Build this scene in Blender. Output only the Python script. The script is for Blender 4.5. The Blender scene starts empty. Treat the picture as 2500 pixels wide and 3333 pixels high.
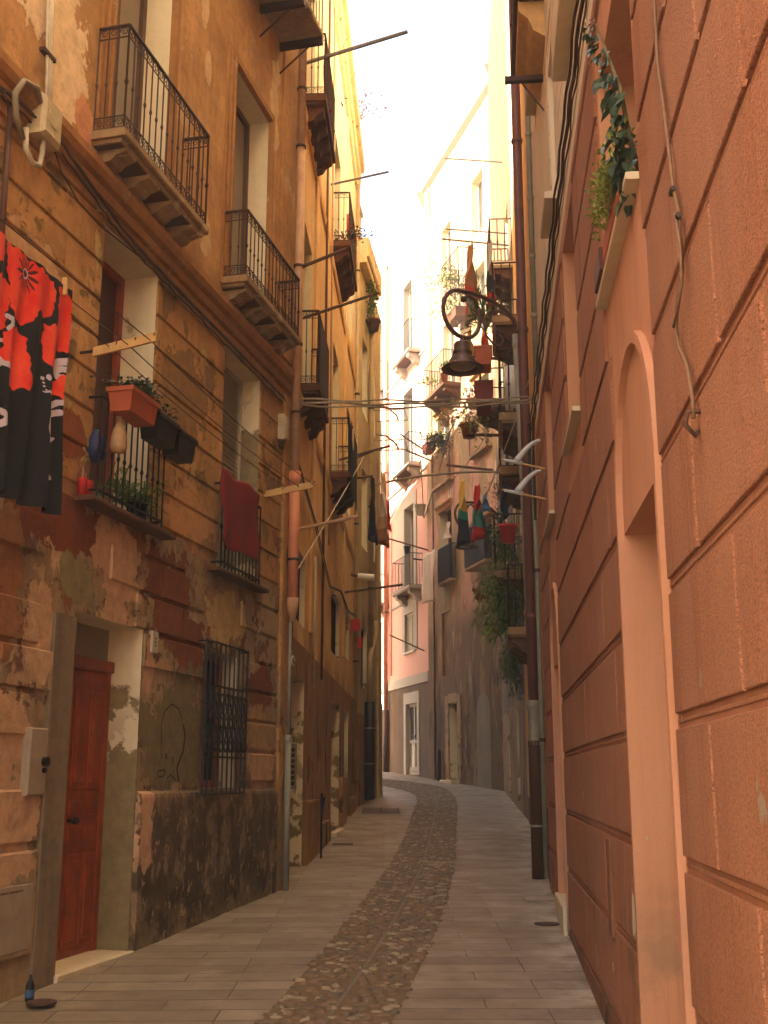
import bpy, bmesh, math, random
import numpy as np
from mathutils import Vector, Matrix
random.seed(7)
S = bpy.context.scene
C = S.collection
R = math.radians

# ------------------------------------------------------------------ camera
cam = bpy.data.cameras.new('camera'); co = bpy.data.objects.new('camera', cam); C.objects.link(co)
co.location = (0, 0, 1.6); co.rotation_euler = (R(90 + 13.2), 0, 0)
cam.sensor_fit = 'HORIZONTAL'; cam.sensor_width = 36; cam.lens = 36 * 3680 / 2500
cam.clip_start = .05; cam.clip_end = 2000
S.camera = co
# ------------------------------------------------------------------ world + sun
SUN_EL, SUN_AZ = 42, 255          # azimuth clockwise from +Y : the sun stands to the left, a little behind
w = bpy.data.worlds.new("World"); S.world = w; w.use_nodes = True
nt = w.node_tree; nt.nodes.clear()
sky = nt.nodes.new('ShaderNodeTexSky'); sky.sky_type = 'NISHITA'; sky.sun_disc = False
sky.sun_elevation = R(SUN_EL); sky.sun_rotation = R(SUN_AZ); sky.dust_density = 4.0; sky.air_density = .8; sky.ozone_density = .6
mul = nt.nodes.new('ShaderNodeMix'); mul.data_type = 'RGBA'; mul.blend_type = 'MULTIPLY'
mul.inputs[0].default_value = 1; mul.inputs[7].default_value = (1.0, .885, .73, 1)
bg = nt.nodes.new('ShaderNodeBackground'); bg.inputs[1].default_value = .15
ow = nt.nodes.new('ShaderNodeOutputWorld')
nt.links.new(sky.outputs[0], mul.inputs[6]); nt.links.new(mul.outputs[2], bg.inputs[0]); nt.links.new(bg.outputs[0], ow.inputs[0])
sl = bpy.data.lights.new('sun', 'SUN'); sl.energy = 4.2; sl.angle = R(.5); sl.color = (1, .93, .84)
so = bpy.data.objects.new('sun', sl); C.objects.link(so)
dv = Vector((math.sin(R(SUN_AZ)) * math.cos(R(SUN_EL)), math.cos(R(SUN_AZ)) * math.cos(R(SUN_EL)), math.sin(R(SUN_EL))))
so.rotation_euler = dv.to_track_quat('Z', 'Y').to_euler(); so.location = dv * 60
S.view_settings.view_transform = 'Standard'; S.view_settings.look = 'None'
S.view_settings.exposure = 3.07; S.view_settings.gamma = 1

# ------------------------------------------------------------------ materials
def lin(h):
    if isinstance(h, str):
        h = h.lstrip('#'); c = [int(h[i:i + 2], 16) / 255 for i in (0, 2, 4)]
        return tuple((x / 12.92 if x <= .04045 else ((x + .055) / 1.055) ** 2.4) for x in c) + (1,)
    return tuple(h) + (1,)

class N:
    def __init__(s, name):
        s.m = bpy.data.materials.new(name); s.m.use_nodes = True; s.t = s.m.node_tree; s.t.nodes.clear()
        s.o = s.t.nodes.new('ShaderNodeOutputMaterial'); s.b = s.t.nodes.new('ShaderNodeBsdfPrincipled')
        s.t.links.new(s.b.outputs[0], s.o.inputs[0])
        s.pos = s.t.nodes.new('ShaderNodeNewGeometry').outputs['Position']
        sp = s.t.nodes.new('ShaderNodeSeparateXYZ'); s.t.links.new(s.pos, sp.inputs[0]); s.z = sp.outputs[2]; s.y = sp.outputs[1]
    def set(s, sock, v):
        if hasattr(v, 'is_output'): s.t.links.new(v, sock)
        else: sock.default_value = v
    def mapv(s, sc, off=(0, 0, 0)):
        m = s.t.nodes.new('ShaderNodeMapping'); m.inputs[3].default_value = sc; m.inputs[1].default_value = off
        s.t.links.new(s.pos, m.inputs[0]); return m.outputs[0]
    def noise(s, scale, detail=4, rough=.6, vec=None, off=(0, 0, 0), dist=0):
        n = s.t.nodes.new('ShaderNodeTexNoise'); n.inputs['Scale'].default_value = scale; n.inputs['Detail'].default_value = detail
        n.inputs['Roughness'].default_value = rough; n.inputs['Distortion'].default_value = dist
        s.t.links.new(vec if vec is not None else s.mapv((1, 1, 1), off), n.inputs[0]); return n.outputs[0]
    def voro(s, scale, vec=None, feature='F1', out=0):
        n = s.t.nodes.new('ShaderNodeTexVoronoi'); n.feature = feature; n.inputs['Scale'].default_value = scale
        s.t.links.new(vec if vec is not None else s.pos, n.inputs[0]); return n.outputs[out]
    def rng(s, v, a, b, c=0., d=1.):
        n = s.t.nodes.new('ShaderNodeMapRange'); s.set(n.inputs[0], v); n.inputs[1].default_value = a; n.inputs[2].default_value = b
        n.inputs[3].default_value = c; n.inputs[4].default_value = d; return n.outputs[0]
    def math(s, op, a, b=0.):
        n = s.t.nodes.new('ShaderNodeMath'); n.operation = op; s.set(n.inputs[0], a); s.set(n.inputs[1], b); return n.outputs[0]
    def mix(s, f, a, b, mode='MIX'):
        n = s.t.nodes.new('ShaderNodeMix'); n.data_type = 'RGBA'; n.blend_type = mode
        s.set(n.inputs[0], f); s.set(n.inputs[6], a); s.set(n.inputs[7], b); return n.outputs[2]
    def bump(s, h, strength=.3, dist=.01, prev=None):
        n = s.t.nodes.new('ShaderNodeBump'); n.inputs['Strength'].default_value = strength; n.inputs['Distance'].default_value = dist
        s.t.links.new(h, n.inputs['Height'])
        if prev is not None: s.t.links.new(prev, n.inputs['Normal'])
        return n.outputs[0]
    def done(s, col, rough=.85, normal=None, metal=0., spec=.3):
        s.set(s.b.inputs['Base Color'], col); s.set(s.b.inputs['Roughness'], rough); s.b.inputs['Metallic'].default_value = metal
        s.b.inputs['Specular IOR Level'].default_value = spec
        if normal is not None: s.t.links.new(normal, s.b.inputs['Normal'])
        return s.m

_seed = [0]
def simple(name, col, rough=.7, var=.25, scale=9, bump=.15, bscale=60, metal=0., spec=.3, dark=None, streak=0.):
    s = N(name); _seed[0] += 3.7; off = (_seed[0], 1.3 * _seed[0], 0)
    c = lin(col); d = lin(dark) if dark else tuple(x * .45 for x in c[:3]) + (1,)
    f = s.rng(s.noise(scale, 5, .65, off=off), .38, .72)
    x = s.mix(s.math('MULTIPLY', f, var * 2), c, d)
    if streak:
        k = s.rng(s.noise(1, 5, .7, vec=s.mapv((9, 9, .5), off)), .45, .75)
        x = s.mix(s.math('MULTIPLY', k, streak), x, d)
    nb = s.bump(s.noise(bscale, 3, .6), bump, .01) if bump else None
    return s.done(x, rough, nb, metal, spec)

def plaster(name, base, dark, layers=(), streak=.5, blotch=.5, bump=.35, bscale=70, coarse=.4, streakcol=None, spots=(), rough=.92, seed=0):
    """layers: (colour, scale, threshold, softness, zlo, zhi, stretch) : patches of another coat, or of sunlit tone put into the colour, between two heights"""
    s = N(name); off = (seed * 3.1, seed * 7.7, seed * 1.9)
    b, d = lin(base), lin(dark)
    x = s.mix(s.math('MULTIPLY', s.rng(s.noise(1.3, 7, .65, off=off), .35, .68), blotch), b, d)
    x = s.mix(s.math('MULTIPLY', s.rng(s.noise(11, 6, .7, off=off), .45, .75), blotch * .8), x, d)
    k = s.rng(s.noise(1, 7, .72, vec=s.mapv((7, 7, .45), off)), .44, .72)
    x = s.mix(s.math('MULTIPLY', k, streak), x, lin(streakcol) if streakcol else d)
    h = None
    for i, L in enumerate(layers):
        col, sc, th, soft, zl, zh = L[:6]; st = L[6] if len(L) > 6 else 1.
        v = s.mapv((1, 1, st), (off[0] + i * 5.3, off[1] - i * 2.7, i * 4.1))
        f = s.noise(sc, 8, .62, vec=v, dist=.25)
        gate = s.math('MULTIPLY', s.rng(s.z, zl - .5, zl + .25), s.rng(s.z, zh - .3, zh + .5, 1, 0))
        f = s.math('MULTIPLY', s.rng(f, th, th + soft), gate)
        c2 = lin(col); c3 = tuple(q * .72 for q in c2[:3]) + (1,)
        x = s.mix(f, x, s.mix(s.rng(s.noise(14, 5, .7, off=(i * 9., 2, 5)), .4, .7), c2, c3))
        h = f if h is None else s.math('MAXIMUM', h, f)
    if spots:
        wn = s.math('ADD', s.math('MULTIPLY', s.math('SUBTRACT', s.noise(3.2, 8, .6, off=(2, 5, seed)), .5), 2.6), s.math('MULTIPLY', s.math('SUBTRACT', s.noise(13, 5, .6, off=(8, 1, seed)), .5), .7))
    for (col, y0, z0, ry, rz) in spots:
        a_ = s.math('MULTIPLY', s.math('SUBTRACT', s.y, y0), 1 / ry); b_ = s.math('MULTIPLY', s.math('SUBTRACT', s.z, z0), 1 / rz)
        d_ = s.math('SQRT', s.math('ADD', s.math('MULTIPLY', a_, a_), s.math('MULTIPLY', b_, b_)))
        f = s.rng(s.math('ADD', d_, wn), 1.0, .95); c2 = lin(col)
        x = s.mix(f, x, s.mix(s.rng(s.noise(9, 6, .7, off=(y0, z0, 1)), .38, .68), c2, tuple(q * .66 for q in c2[:3]) + (1,)))
        h = f if h is None else s.math('MAXIMUM', h, f)
    spk = s.rng(s.noise(55, 3, .7, off=off), .62, .78)
    x = s.mix(s.math('MULTIPLY', spk, .35), x, d)
    nb = s.bump(s.noise(bscale, 4, .7), bump, .006)
    nb = s.bump(s.noise(7, 6, .65, off=off), coarse, .03, nb)
    if h is not None: nb = s.bump(s.math('SUBTRACT', 1., h), .9, .014, nb)
    return s.done(x, rough, nb, 0, .2)

M = {}
M['L1'] = plaster('plaster_weathered_ochre', '#c4945a', '#7a5226', [
    ('#b9956a', 2.3, .60, .02, 6.3, 30, .6), ('#7d6038', 3.1, .55, .05, 3.4, 6.1), ('#7d4a26', 2.1, .60, .03, 1.9, 4.4, 1.3),
    ('#a37c5c', 2.6, .53, .02, .4, 3.6, .7), ('#8d7a58', 1.7, .56, .02, .3, 2.5), ('#b59a5c', 5., .63, .02, 1.6, 6.2, .5)], streak=.5, blotch=.75, bump=.5, coarse=.55, seed=1, spots=[('#e0c094', 7.50, 6.85, 0.30, 0.62), ('#c98a5e', 7.8, 6.5, .16, .2), ('#e0c094', 7.0, 7.15, .25, .35), ('#c9a678', 7.03, 7.50, 0.20, 0.40), ('#c9a678', 9.90, 9.30, 0.10, 0.35), ('#c9a678', 10.05, 8.55, 0.06, 0.20), ('#cfae7c', 11.99, 9.40, 0.14, 0.80), ('#c9a678', 10.14, 6.75, 0.12, 0.20), ('#9a7444', 8.49, 5.20, 0.50, 0.35), ('#8e6a3c', 9.75, 4.90, 0.50, 0.50), ('#b98f62', 7.13, 4.90, 0.60, 0.40), ('#8c4f26', 7.52, 3.95, 0.50, 0.25), ('#c08f5a', 10.05, 3.90, 0.50, 0.25)])
M['L1low'] = plaster('plaster_grey_brown_damp', '#ab916a', '#63503a', [
    ('#a98a66', 2.4, .52, .03, .8, 3.6, .8), ('#70513a', 3.6, .55, .03, 1.2, 3.4), ('#8a5a34', 1.6, .60, .02, 1.6, 3.8)], streak=.4, blotch=.6, bump=.5, coarse=.7, seed=2, spots=[('#7a4022', 7.76, 3.38, 0.65, 0.26), ('#c79e76', 8.73, 3.15, 0.38, 0.42), ('#7a4426', 9.61, 3.15, 0.45, 0.40), ('#7a4426', 10.09, 2.75, 0.35, 0.25), ('#c4a66c', 10.97, 3.12, 0.42, 0.34), ('#c4a078', 7.66, 2.65, 0.22, 0.50), ('#8b8058', 8.15, 2.95, 0.25, 0.22), ('#7d6f4b', 9.90, 1.95, 0.75, 0.55), ('#c79c78', 9.32, 2.45, 0.10, 0.25), ('#7a4426', 11.94, 2.50, 0.40, 0.22), ('#c39a74', 11.99, 1.75, 0.40, 0.28), ('#a98a5a', 11.89, 2.10, 0.35, 0.20), ('#c19a72', 7.22, 1.60, 0.50, 0.50), ('#9a6a42', 7.03, 2.75, 0.35, 0.50), ('#c19a72', 7.42, 1.15, 0.30, 0.25)])
M['plinth'] = plaster('plaster_mouldy_plinth', '#9c8260', '#4a3a2a', [('#5e4e3a', 6.2, .48, .035, .25, 1.55, .6), ('#3f3225', 3.4, .44, .07, .25, 1.0, .7), ('#a88a62', 11, .60, .02, .3, 1.6, .6), ('#8f7a52', 4, .45, .1, -.5, .32)], streak=.6, blotch=.7, bump=.5, coarse=.5, streakcol='#4a3a2a', seed=3, spots=[('#c79c76', 9.33, 1.3, .13, .45)])
M['reveal'] = plaster('lime_cream_reveal', '#dccda8', '#a08e68', [('#8b7750', 2.6, .58, .03, -1, 5.4), ('#7b6a49', 2.2, .50, .03, -1, 1.7)], streak=.2, blotch=.25, bump=.15, coarse=.1, seed=4, spots=[('#857650', 9.2, .9, .9, 1.05), ('#8b7b56', 11.75, 4.3, .6, .45), ('#8b7b56', 11.75, 4.95, .5, .25)])
M['L1mould'] = plaster('moulding_brown', '#a8763f', '#5c3818', [('#b08e62', 3.4, .62, .02, 5, 12)], streak=.3, bump=.4, coarse=.4, seed=5)
M['L2'] = plaster('plaster_ochre_yellow', '#e6ba78', '#ae8246', [
    ('#dcc08a', 1.9, .56, .04, 5, 30, .35), ('#7d5a2e', 1.2, .50, .10, -1, 3.2, .5), ('#dfceaa', 1.5, .33, .1, 11.5, 30, .3)], streak=.6, blotch=.45, bump=.3, coarse=.3, seed=6)  # last layer paints the pale look of sun bounce on the upper wall
M['L2low'] = plaster('plaster_brown_low', '#ac8048', '#5e4222', [('#94703f', 2.2, .55, .05, -1, 6, .5), ('#4c2c14', 2.8, .56, .05, -1, 3, .4)], streak=.75, blotch=.6, bump=.4, coarse=.5, seed=7)
M['cornice'] = plaster('cornice_pale', '#d8c094', '#a08a5c', [('#8b6a3c', 3.2, .6, .06, 10, 30)], streak=.5, seed=8)
M['L3'] = plaster('plaster_straw', '#c0a878', '#7e6840', [('#8c6a38', 1.7, .53, .08, -1, 12, .3)], streak=.6, seed=9)
M['PK'] = plaster('plaster_salmon_pink', '#cc9c88', '#b88672', [('#c98a5f', 1.3, .62, .1, 10, 12.4)], streak=.12, blotch=.2, bump=.1, coarse=.08, seed=10)
M['PKlow'] = plaster('plaster_grey_base', '#6d5640', '#382818', [], streak=.45, seed=11)
M['greytrim'] = plaster('painted_stone_grey', '#a79c8c', '#80766a', [], streak=.2, blotch=.2, bump=.1, coarse=.08, seed=12)
M['BR'] = plaster('plaster_peeling_beige_rose', '#a88c64', '#5d4528', [
    ('#b98a72', 1.15, .50, .05, 6.5, 30, .35), ('#c9b595', 1.6, .62, .02, 8, 30, .3), ('#8b7c68', 1.6, .6, .04, 9, 30, .35), ('#6b5030', 1., .36, .10, -1, 6.2, .4), ('#8a6c44', 2.6, .56, .03, 1.5, 6.8, .35), ('#46321e', 1.9, .55, .05, -1, 4.5, .4), ('#a98e68', 2.2, .68, .01, 4.5, 9, .25), ('#43352a', 1.3, .56, .08, -1, 3, .6)], streak=.6, blotch=.5, bump=.35, coarse=.4, seed=13)
M['R4'] = plaster('plaster_umber', '#7b5f3d', '#382714', [('#94713f', 1.7, .56, .05, -1, 30, .4)], streak=.6, seed=14)
M['R2'] = plaster('plaster_golden_yellow', '#d9a548', '#a87830', [('#7f6a4a', 1.9, .56, .05, -1, 2.6, .5), ('#dccaa4', 1.5, .25, .1, 13, 40)], streak=.3, blotch=.3, bump=.2, coarse=.15, seed=15)  # pale top layer: sunlit bleaching put into the colour, not another coat
M['cream'] = plaster('plaster_cream_siding', '#d8c6a4', '#b09a78', [], streak=.3, blotch=.25, bump=.15, coarse=.1, seed=16)
def roughcast(name, base, dark, bstr):
    s = N(name)
    b, d = lin(base), lin(dark)
    x = s.mix(s.math('MULTIPLY', s.rng(s.noise(1.1, 6, .6), .35, .7), .55), b, d)
    k = s.rng(s.noise(1, 6, .7, vec=s.mapv((6, 6, .35), (3, 1, 0))), .45, .72)
    x = s.mix(s.math('MULTIPLY', k, .45), x, lin('#a06445'))
    g = s.noise(105, 3, .8)
    x = s.mix(s.math('MULTIPLY', s.rng(g, .46, .66), .75 if bstr > .3 else .12), x, tuple(q * .45 for q in d[:3]) + (1,))
    stain = s.math('MULTIPLY', s.rng(s.noise(2.3, 7, .65, off=(4, 9, 2)), .50 if bstr < .3 else .54, .62), s.rng(s.z, .5, 1.5, 1, 0))
    x = s.mix(s.math('MULTIPLY', stain, .75), x, lin('#71604a'))
    x = s.mix(s.math('MULTIPLY', s.rng(s.noise(.55, 5, .6, off=(11, 3, 6)), .42, .62), .45), x, lin('#c08a6c'))
    rust = s.rng(s.noise(1, 6, .75, vec=s.mapv((4.5, 4.5, .22), (7, 2, 1))), .56, .70)
    x = s.mix(s.math('MULTIPLY', rust, .5), x, lin('#8f4f2e'))
    pt = s.math('MULTIPLY', s.rng(s.noise(3.1, 8, .65, off=(5, 1, 9), dist=.4), .655, .67), s.rng(s.z, 1.6, 2.6, 1, 0))
    x = s.mix(pt, x, lin('#b39b7c'))
    nb = s.bump(s.math('SUBTRACT', 1., pt), .5, .01); nb = s.bump(g, bstr, .03, nb); nb = s.bump(s.noise(5, 5, .6), .25, .04, nb)
    return s.done(x, .93, nb, 0, .15)
M['R1'] = roughcast('roughcast_terracotta', '#cc875c', '#aa6c49', 1.0)
M['R1s'] = roughcast('smooth_apricot_band', '#bd8660', '#a9734c', .08)
M['R1groove'] = roughcast('groove_burnt_orange', '#86502f', '#683820', .2)
M['R1plinth'] = plaster('plinth_brown_stain', '#8e5c3c', '#47311d', [('#5c4a30', 2., .5, .1, -1, 1.2)], streak=.6, seed=18)
M['iron'] = simple('wrought_iron_rusty', '#33231a', .6, .4, 20, .3, 90, .3, dark='#4a2613')
M['ironblack'] = simple('iron_black', '#1c1814', .5, .2, 20, .2, 90, .4)
M['stone'] = plaster('balcony_stone', '#a3855c', '#53381f', [('#c0a57a', 5, .6, .05, -5, 40)], streak=.4, seed=19)
M['stonepale'] = plaster('pale_marble_sill', '#cbb998', '#97835f', [], streak=.2, blotch=.25, bump=.1, coarse=.05, seed=20)
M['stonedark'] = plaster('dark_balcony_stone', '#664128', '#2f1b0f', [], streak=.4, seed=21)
M['salmonpipe'] = simple('salmon_pipe', '#c9805a', .55, .2, 5, .1, streak=.3, dark='#8c4a2a')
M['palepipe'] = simple('pale_painted_pipe', '#b48c66', .6, .35, 6, .15, streak=.4, dark='#8c5c3c')
M['brownpipe'] = simple('brown_pipe', '#6d4238', .45, .25, 5, .1, streak=.2, dark='#46271f')
M['rustpipe'] = simple('cast_iron_dark', '#3f2a1d', .6, .4, 8, .3, dark='#5a2f16', streak=.3)
M['greypipe'] = simple('grey_pipe', '#8d8672', .5, .3, 6, .12, streak=.4, dark='#5e5744')
M['beigepipe'] = simple('beige_pipe', '#a48a5c', .5, .3, 6, .12, streak=.3)
M['pinkpipe'] = simple('pink_pipe', '#d08c72', .5, .15, 6, .1)
M['cable'] = simple('cable_sheath', '#3a2a1c', .6, .2, 30, .0)
M['cablegrey'] = simple('cable_grey', '#86755a', .6, .2, 30, .0)
M['cable2'] = simple('cable_tan', '#7d5a3e', .7, .3, 30, .0)
M['planterred'] = simple('planter_dark_red', '#7a2c18', .6, .25, 12, .1)
M['conduit'] = simple('conduit_pale', '#b9ab8e', .55, .25, 10, .1, dark='#7d6d50')
M['boxpl'] = simple('junction_box_plastic', '#b3a27e', .5, .3, 8, .1, dark='#7c693f')
M['woodred'] = simple('varnished_red_wood', '#9a4218', .5, .4, 6, .15, 90, spec=.35, dark='#5a2410', streak=.6)
M['wooddark'] = simple('dark_wood', '#4a1c10', .5, .3, 6, .15, spec=.4)
M['woodpale'] = simple('pale_board', '#c49a5c', .75, .25, 12, .2, dark='#8f6a38', streak=.3)
M['woodrod'] = simple('weathered_rod', '#5a3c26', .8, .3, 14, .2)
M['metalrod'] = simple('metal_rod', '#6d655c', .5, .2, 14, .1, metal=.5)
M['greypanel'] = simple('grey_panel', '#8a7d68', .6, .15, 5, .05)
M['shutterbrown'] = simple('brown_frame', '#59402c', .6, .2, 8, .1)
M['louvre'] = simple('louvre_grey', '#c0b596', .6, .25, 8, .1)
M['louvredark'] = simple('louvre_dark', '#2e2118', .6, .25, 8, .1)
M['offwhite'] = simple('off_white_paint', '#c4b9a4', .6, .15, 5, .05)
M['white'] = simple('white_paint', '#d8d2c4', .6, .1, 5, .05)
M['darkin'] = simple('dark_interior', '#17110c', .9, .1, 3, 0)
s_ = N('window_glass'); M['glass'] = s_.done(s_.mix(s_.rng(s_.noise(3, 3), .4, .6), lin('#2b241c'), lin('#4b4436')), .12, None, 0, .6)
M['terracotta'] = simple('terracotta_plastic', '#a8522c', .6, .2, 12, .1)
M['blackplastic'] = simple('black_plastic', '#15110e', .5, .1, 12, .05)
M['redplastic'] = simple('red_plastic', '#b3231c', .45, .1, 12, .05)
M['blueplastic'] = simple('blue_plastic', '#10204a', .45, .2, 12, .1)
M['soil'] = simple('soil', '#2c1c10', .95, .3, 40, .5)
M['leaf'] = simple('leaf_green', '#4f6a22', .5, .5, 18, 0, dark='#25380f')
M['leafdark'] = simple('leaf_dark', '#24331a', .4, .4, 14, 0, spec=.5, dark='#101a0c')
M['leafgrey'] = simple('leaf_blue_green', '#3d4f35', .4, .45, 9, 0, spec=.5, dark='#172113')
M['leafyellow'] = simple('leaf_yellow_green', '#87903a', .55, .5, 16, 0, dark='#4a5a1e')
M['dry'] = simple('dry_twigs', '#6d4a2f', .8, .4, 16, 0)
M['flower'] = simple('flower_white', '#e3dcc0', .7, .1, 16, 0)
M['flowerpink'] = simple('flower_pink', '#c43b52', .7, .2, 16, 0)
M['hose'] = simple('red_hose', '#c2262a', .4, .1, 16, 0)
M['bag'] = simple('netting_bag', '#b48e60', .6, .25, 20, .2)
M['stem'] = simple('plant_stem', '#6a5a30', .7, .3, 16, 0)
def cloth(name, col, sc=30, dark=None):
    return simple(name, col, .9, .2, sc, .25, 260, dark=dark)
M['c_red'] = cloth('towel_crimson', '#72080c', 60, '#3a0408'); M['c_black'] = cloth('cloth_black', '#0d0c0f'); M['c_poppy'] = simple('cloth_poppy_red', '#c81c08', .9, .3, 7, .25, 260, dark='#e4603c', streak=.3)
M['c_lilac'] = cloth('cloth_lilac_white', '#b9aeb6'); M['c_core'] = cloth('cloth_poppy_core', '#4a1408')
M['c_brown'] = cloth('cloth_brown', '#8a5a34'); M['c_yellow'] = cloth('cloth_yellow', '#c8a23a'); M['c_orange'] = cloth('cloth_orange', '#d0602a')
M['c_teal'] = cloth('cloth_teal', '#2f7f6c'); M['c_navy'] = cloth('cloth_navy', '#1d2838'); M['c_blue'] = cloth('cloth_blue', '#4a7fae')
M['c_white'] = cloth('cloth_white', '#c9bba8'); M['c_scarlet'] = cloth('cloth_scarlet', '#b01c1c'); M['c_jeans'] = cloth('cloth_denim', '#2c3a58'); M['c_beige'] = cloth('cloth_beige', '#b0906c'); M['c_grey'] = cloth('cloth_grey', '#8b7e74')
M['bamboo'] = simple('reed_screen', '#38241a', .8, .4, 30, .3, streak=.6, dark='#1c100a')
M['horn'] = simple('horn_white', '#c2c0b6', .5, .2, 12, .05)
M['lampiron'] = simple('lamp_iron', '#4a3a34', .5, .35, 12, .2, metal=.3, dark='#6a4a38')
M['lampglass'] = simple('lamp_underside', '#8d7c5e', .3, .2, 6, 0, spec=.6)
M['metalgrey'] = simple('meter_door_grey', '#9c8b74', .5, .25, 6, .05, metal=.1, dark='#6c5c48')
M['enamel'] = simple('number_tile', '#b8ad92', .4, .1, 12, 0)
M['ink'] = simple('dark_ink', '#241a14', .8, .1, 12, 0)
M['redbox'] = simple('red_enamel_box', '#b01a14', .45, .1, 12, 0)
# paving
def paving():
    s = N('granite_slabs')
    v = s.mapv((1, 1, 0))
    wob = s.noise(.7, 2, .5)
    br = s.t.nodes.new('ShaderNodeTexBrick'); s.t.links.new(v, br.inputs[0])
    br.offset = .37; br.squash = 1; br.inputs['Scale'].default_value = 1; br.inputs['Mortar Size'].default_value = .0045
    br.inputs['Mortar Smooth'].default_value = .3; br.inputs['Brick Width'].default_value = .98; br.offset_frequency = 3; br.inputs['Row Height'].default_value = .27
    br.inputs['Color1'].default_value = lin('#74644e'); br.inputs['Color2'].default_value = lin('#8f8068'); br.inputs['Mortar'].default_value = lin('#4a3b2a')
    x = s.mix(s.math('MULTIPLY', s.rng(s.noise(1.1, 6, .6), .4, .7), .5), br.outputs[0], lin('#655440'))
    x = s.mix(s.math('MULTIPLY', s.rng(s.noise(1.6, 5, .6, off=(7, 2, 0)), .58, .7), .55), x, lin('#a8977b'))
    x = s.mix(s.math('MULTIPLY', s.rng(s.noise(90, 3, .8), .5, .75), .35), x, lin('#54452f')); x = s.mix(s.math('MULTIPLY', s.rng(s.noise(4.5, 7, .7, off=(1, 9, 0)), .5, .7), .4), x, lin('#4f4232'))
    sx = s.t.nodes.new('ShaderNodeSeparateXYZ'); s.t.links.new(s.pos, sx.inputs[0])
    fr = s.math('ABSOLUTE', s.math('SUBTRACT', s.math('FRACT', s.math('ADD', s.math('DIVIDE', s.y, .27), s.math('MULTIPLY', wob, .0))), .5))
    row = s.rng(fr, .462, .485); x = s.mix(s.math('MULTIPLY', row, s.rng(s.noise(1.7, 3, .5), .3, .6, .25, .8)), x, lin('#3c2e20'))
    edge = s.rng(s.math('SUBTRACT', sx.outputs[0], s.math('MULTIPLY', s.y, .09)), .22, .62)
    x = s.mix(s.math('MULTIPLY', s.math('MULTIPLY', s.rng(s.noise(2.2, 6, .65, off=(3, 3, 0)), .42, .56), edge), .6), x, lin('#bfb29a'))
    nb = s.bump(s.noise(110, 3, .7), .25, .004); nb = s.bump(s.math('SUBTRACT', 1., br.outputs[1]), .7, .012, nb)
    return s.done(x, s.rng(s.noise(2.4, 5, .6), .3, .7, .42, .8), nb, 0, .4)
M['paving'] = paving()
M['mortarbed'] = simple('cobble_bed', '#705b3e', .95, .3, 30, .6, 80, dark='#5c4a30')
def cob():
    s = N('river_cobbles')
    v = s.voro(11, out=1)
    sp = s.t.nodes.new('ShaderNodeSeparateColor'); s.t.links.new(v, sp.inputs[0])
    x = s.mix(sp.outputs[0], lin('#6f573c'), lin('#574a36')); x = s.mix(s.rng(sp.outputs[1], .8, .85), x, lin('#755640')); x = s.mix(s.rng(sp.outputs[2], .75, .85), x, lin('#8f7f62'))
    x = s.mix(s.math('MULTIPLY', s.rng(s.noise(40, 4, .7), .45, .7), .35), x, lin('#3d3020'))
    return s.done(x, .6, s.bump(s.noise(60, 3), .2, .005), 0, .4)
M['cobble'] = cob()
M['channel'] = simple('channel_grey_stone', '#6b6150', .6, .3, 12, .2)
M['grate'] = simple('drain_grate_rust', '#4a3024', .7, .3, 12, .3)

# ------------------------------------------------------------------ mesh helpers
class W:
    """a house front: ground line A->B, local frame u (along), o (out over the street), z"""
    def __init__(s, A, B, left):
        s.A = Vector((*A, 0)); d = Vector((B[0] - A[0], B[1] - A[1], 0)); s.len = d.length; s.d = d.normalized()
        s.n = Vector((s.d.y, -s.d.x, 0)) if left else Vector((-s.d.y, s.d.x, 0))
    def p(s, u, o, z): return s.A + s.d * u + s.n * o + Vector((0, 0, z))
L1 = W((-2.23, 8.1), (-1.08, 12.9), True); L2 = W((-1.12, 12.9), (-.655, 25), True); L3 = W((-.655, 25), (-.10, 29.3), True)
R1 = W((1.27, 6.92), (1.80, 12.75), False); R2 = W((1.80, 12.71), (2.75, 22.3), False); R4 = W((2.75, 22.3), (3.21, 31.1), False)
BR = W((3.21, 31.1), (1.48, 37.35), False); PK = W((1.48, 37.35), (-.8, 45.6), False)
def gz(y): return .034 * y if y < 20 else .68 + .05 * (y - 20)

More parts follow.
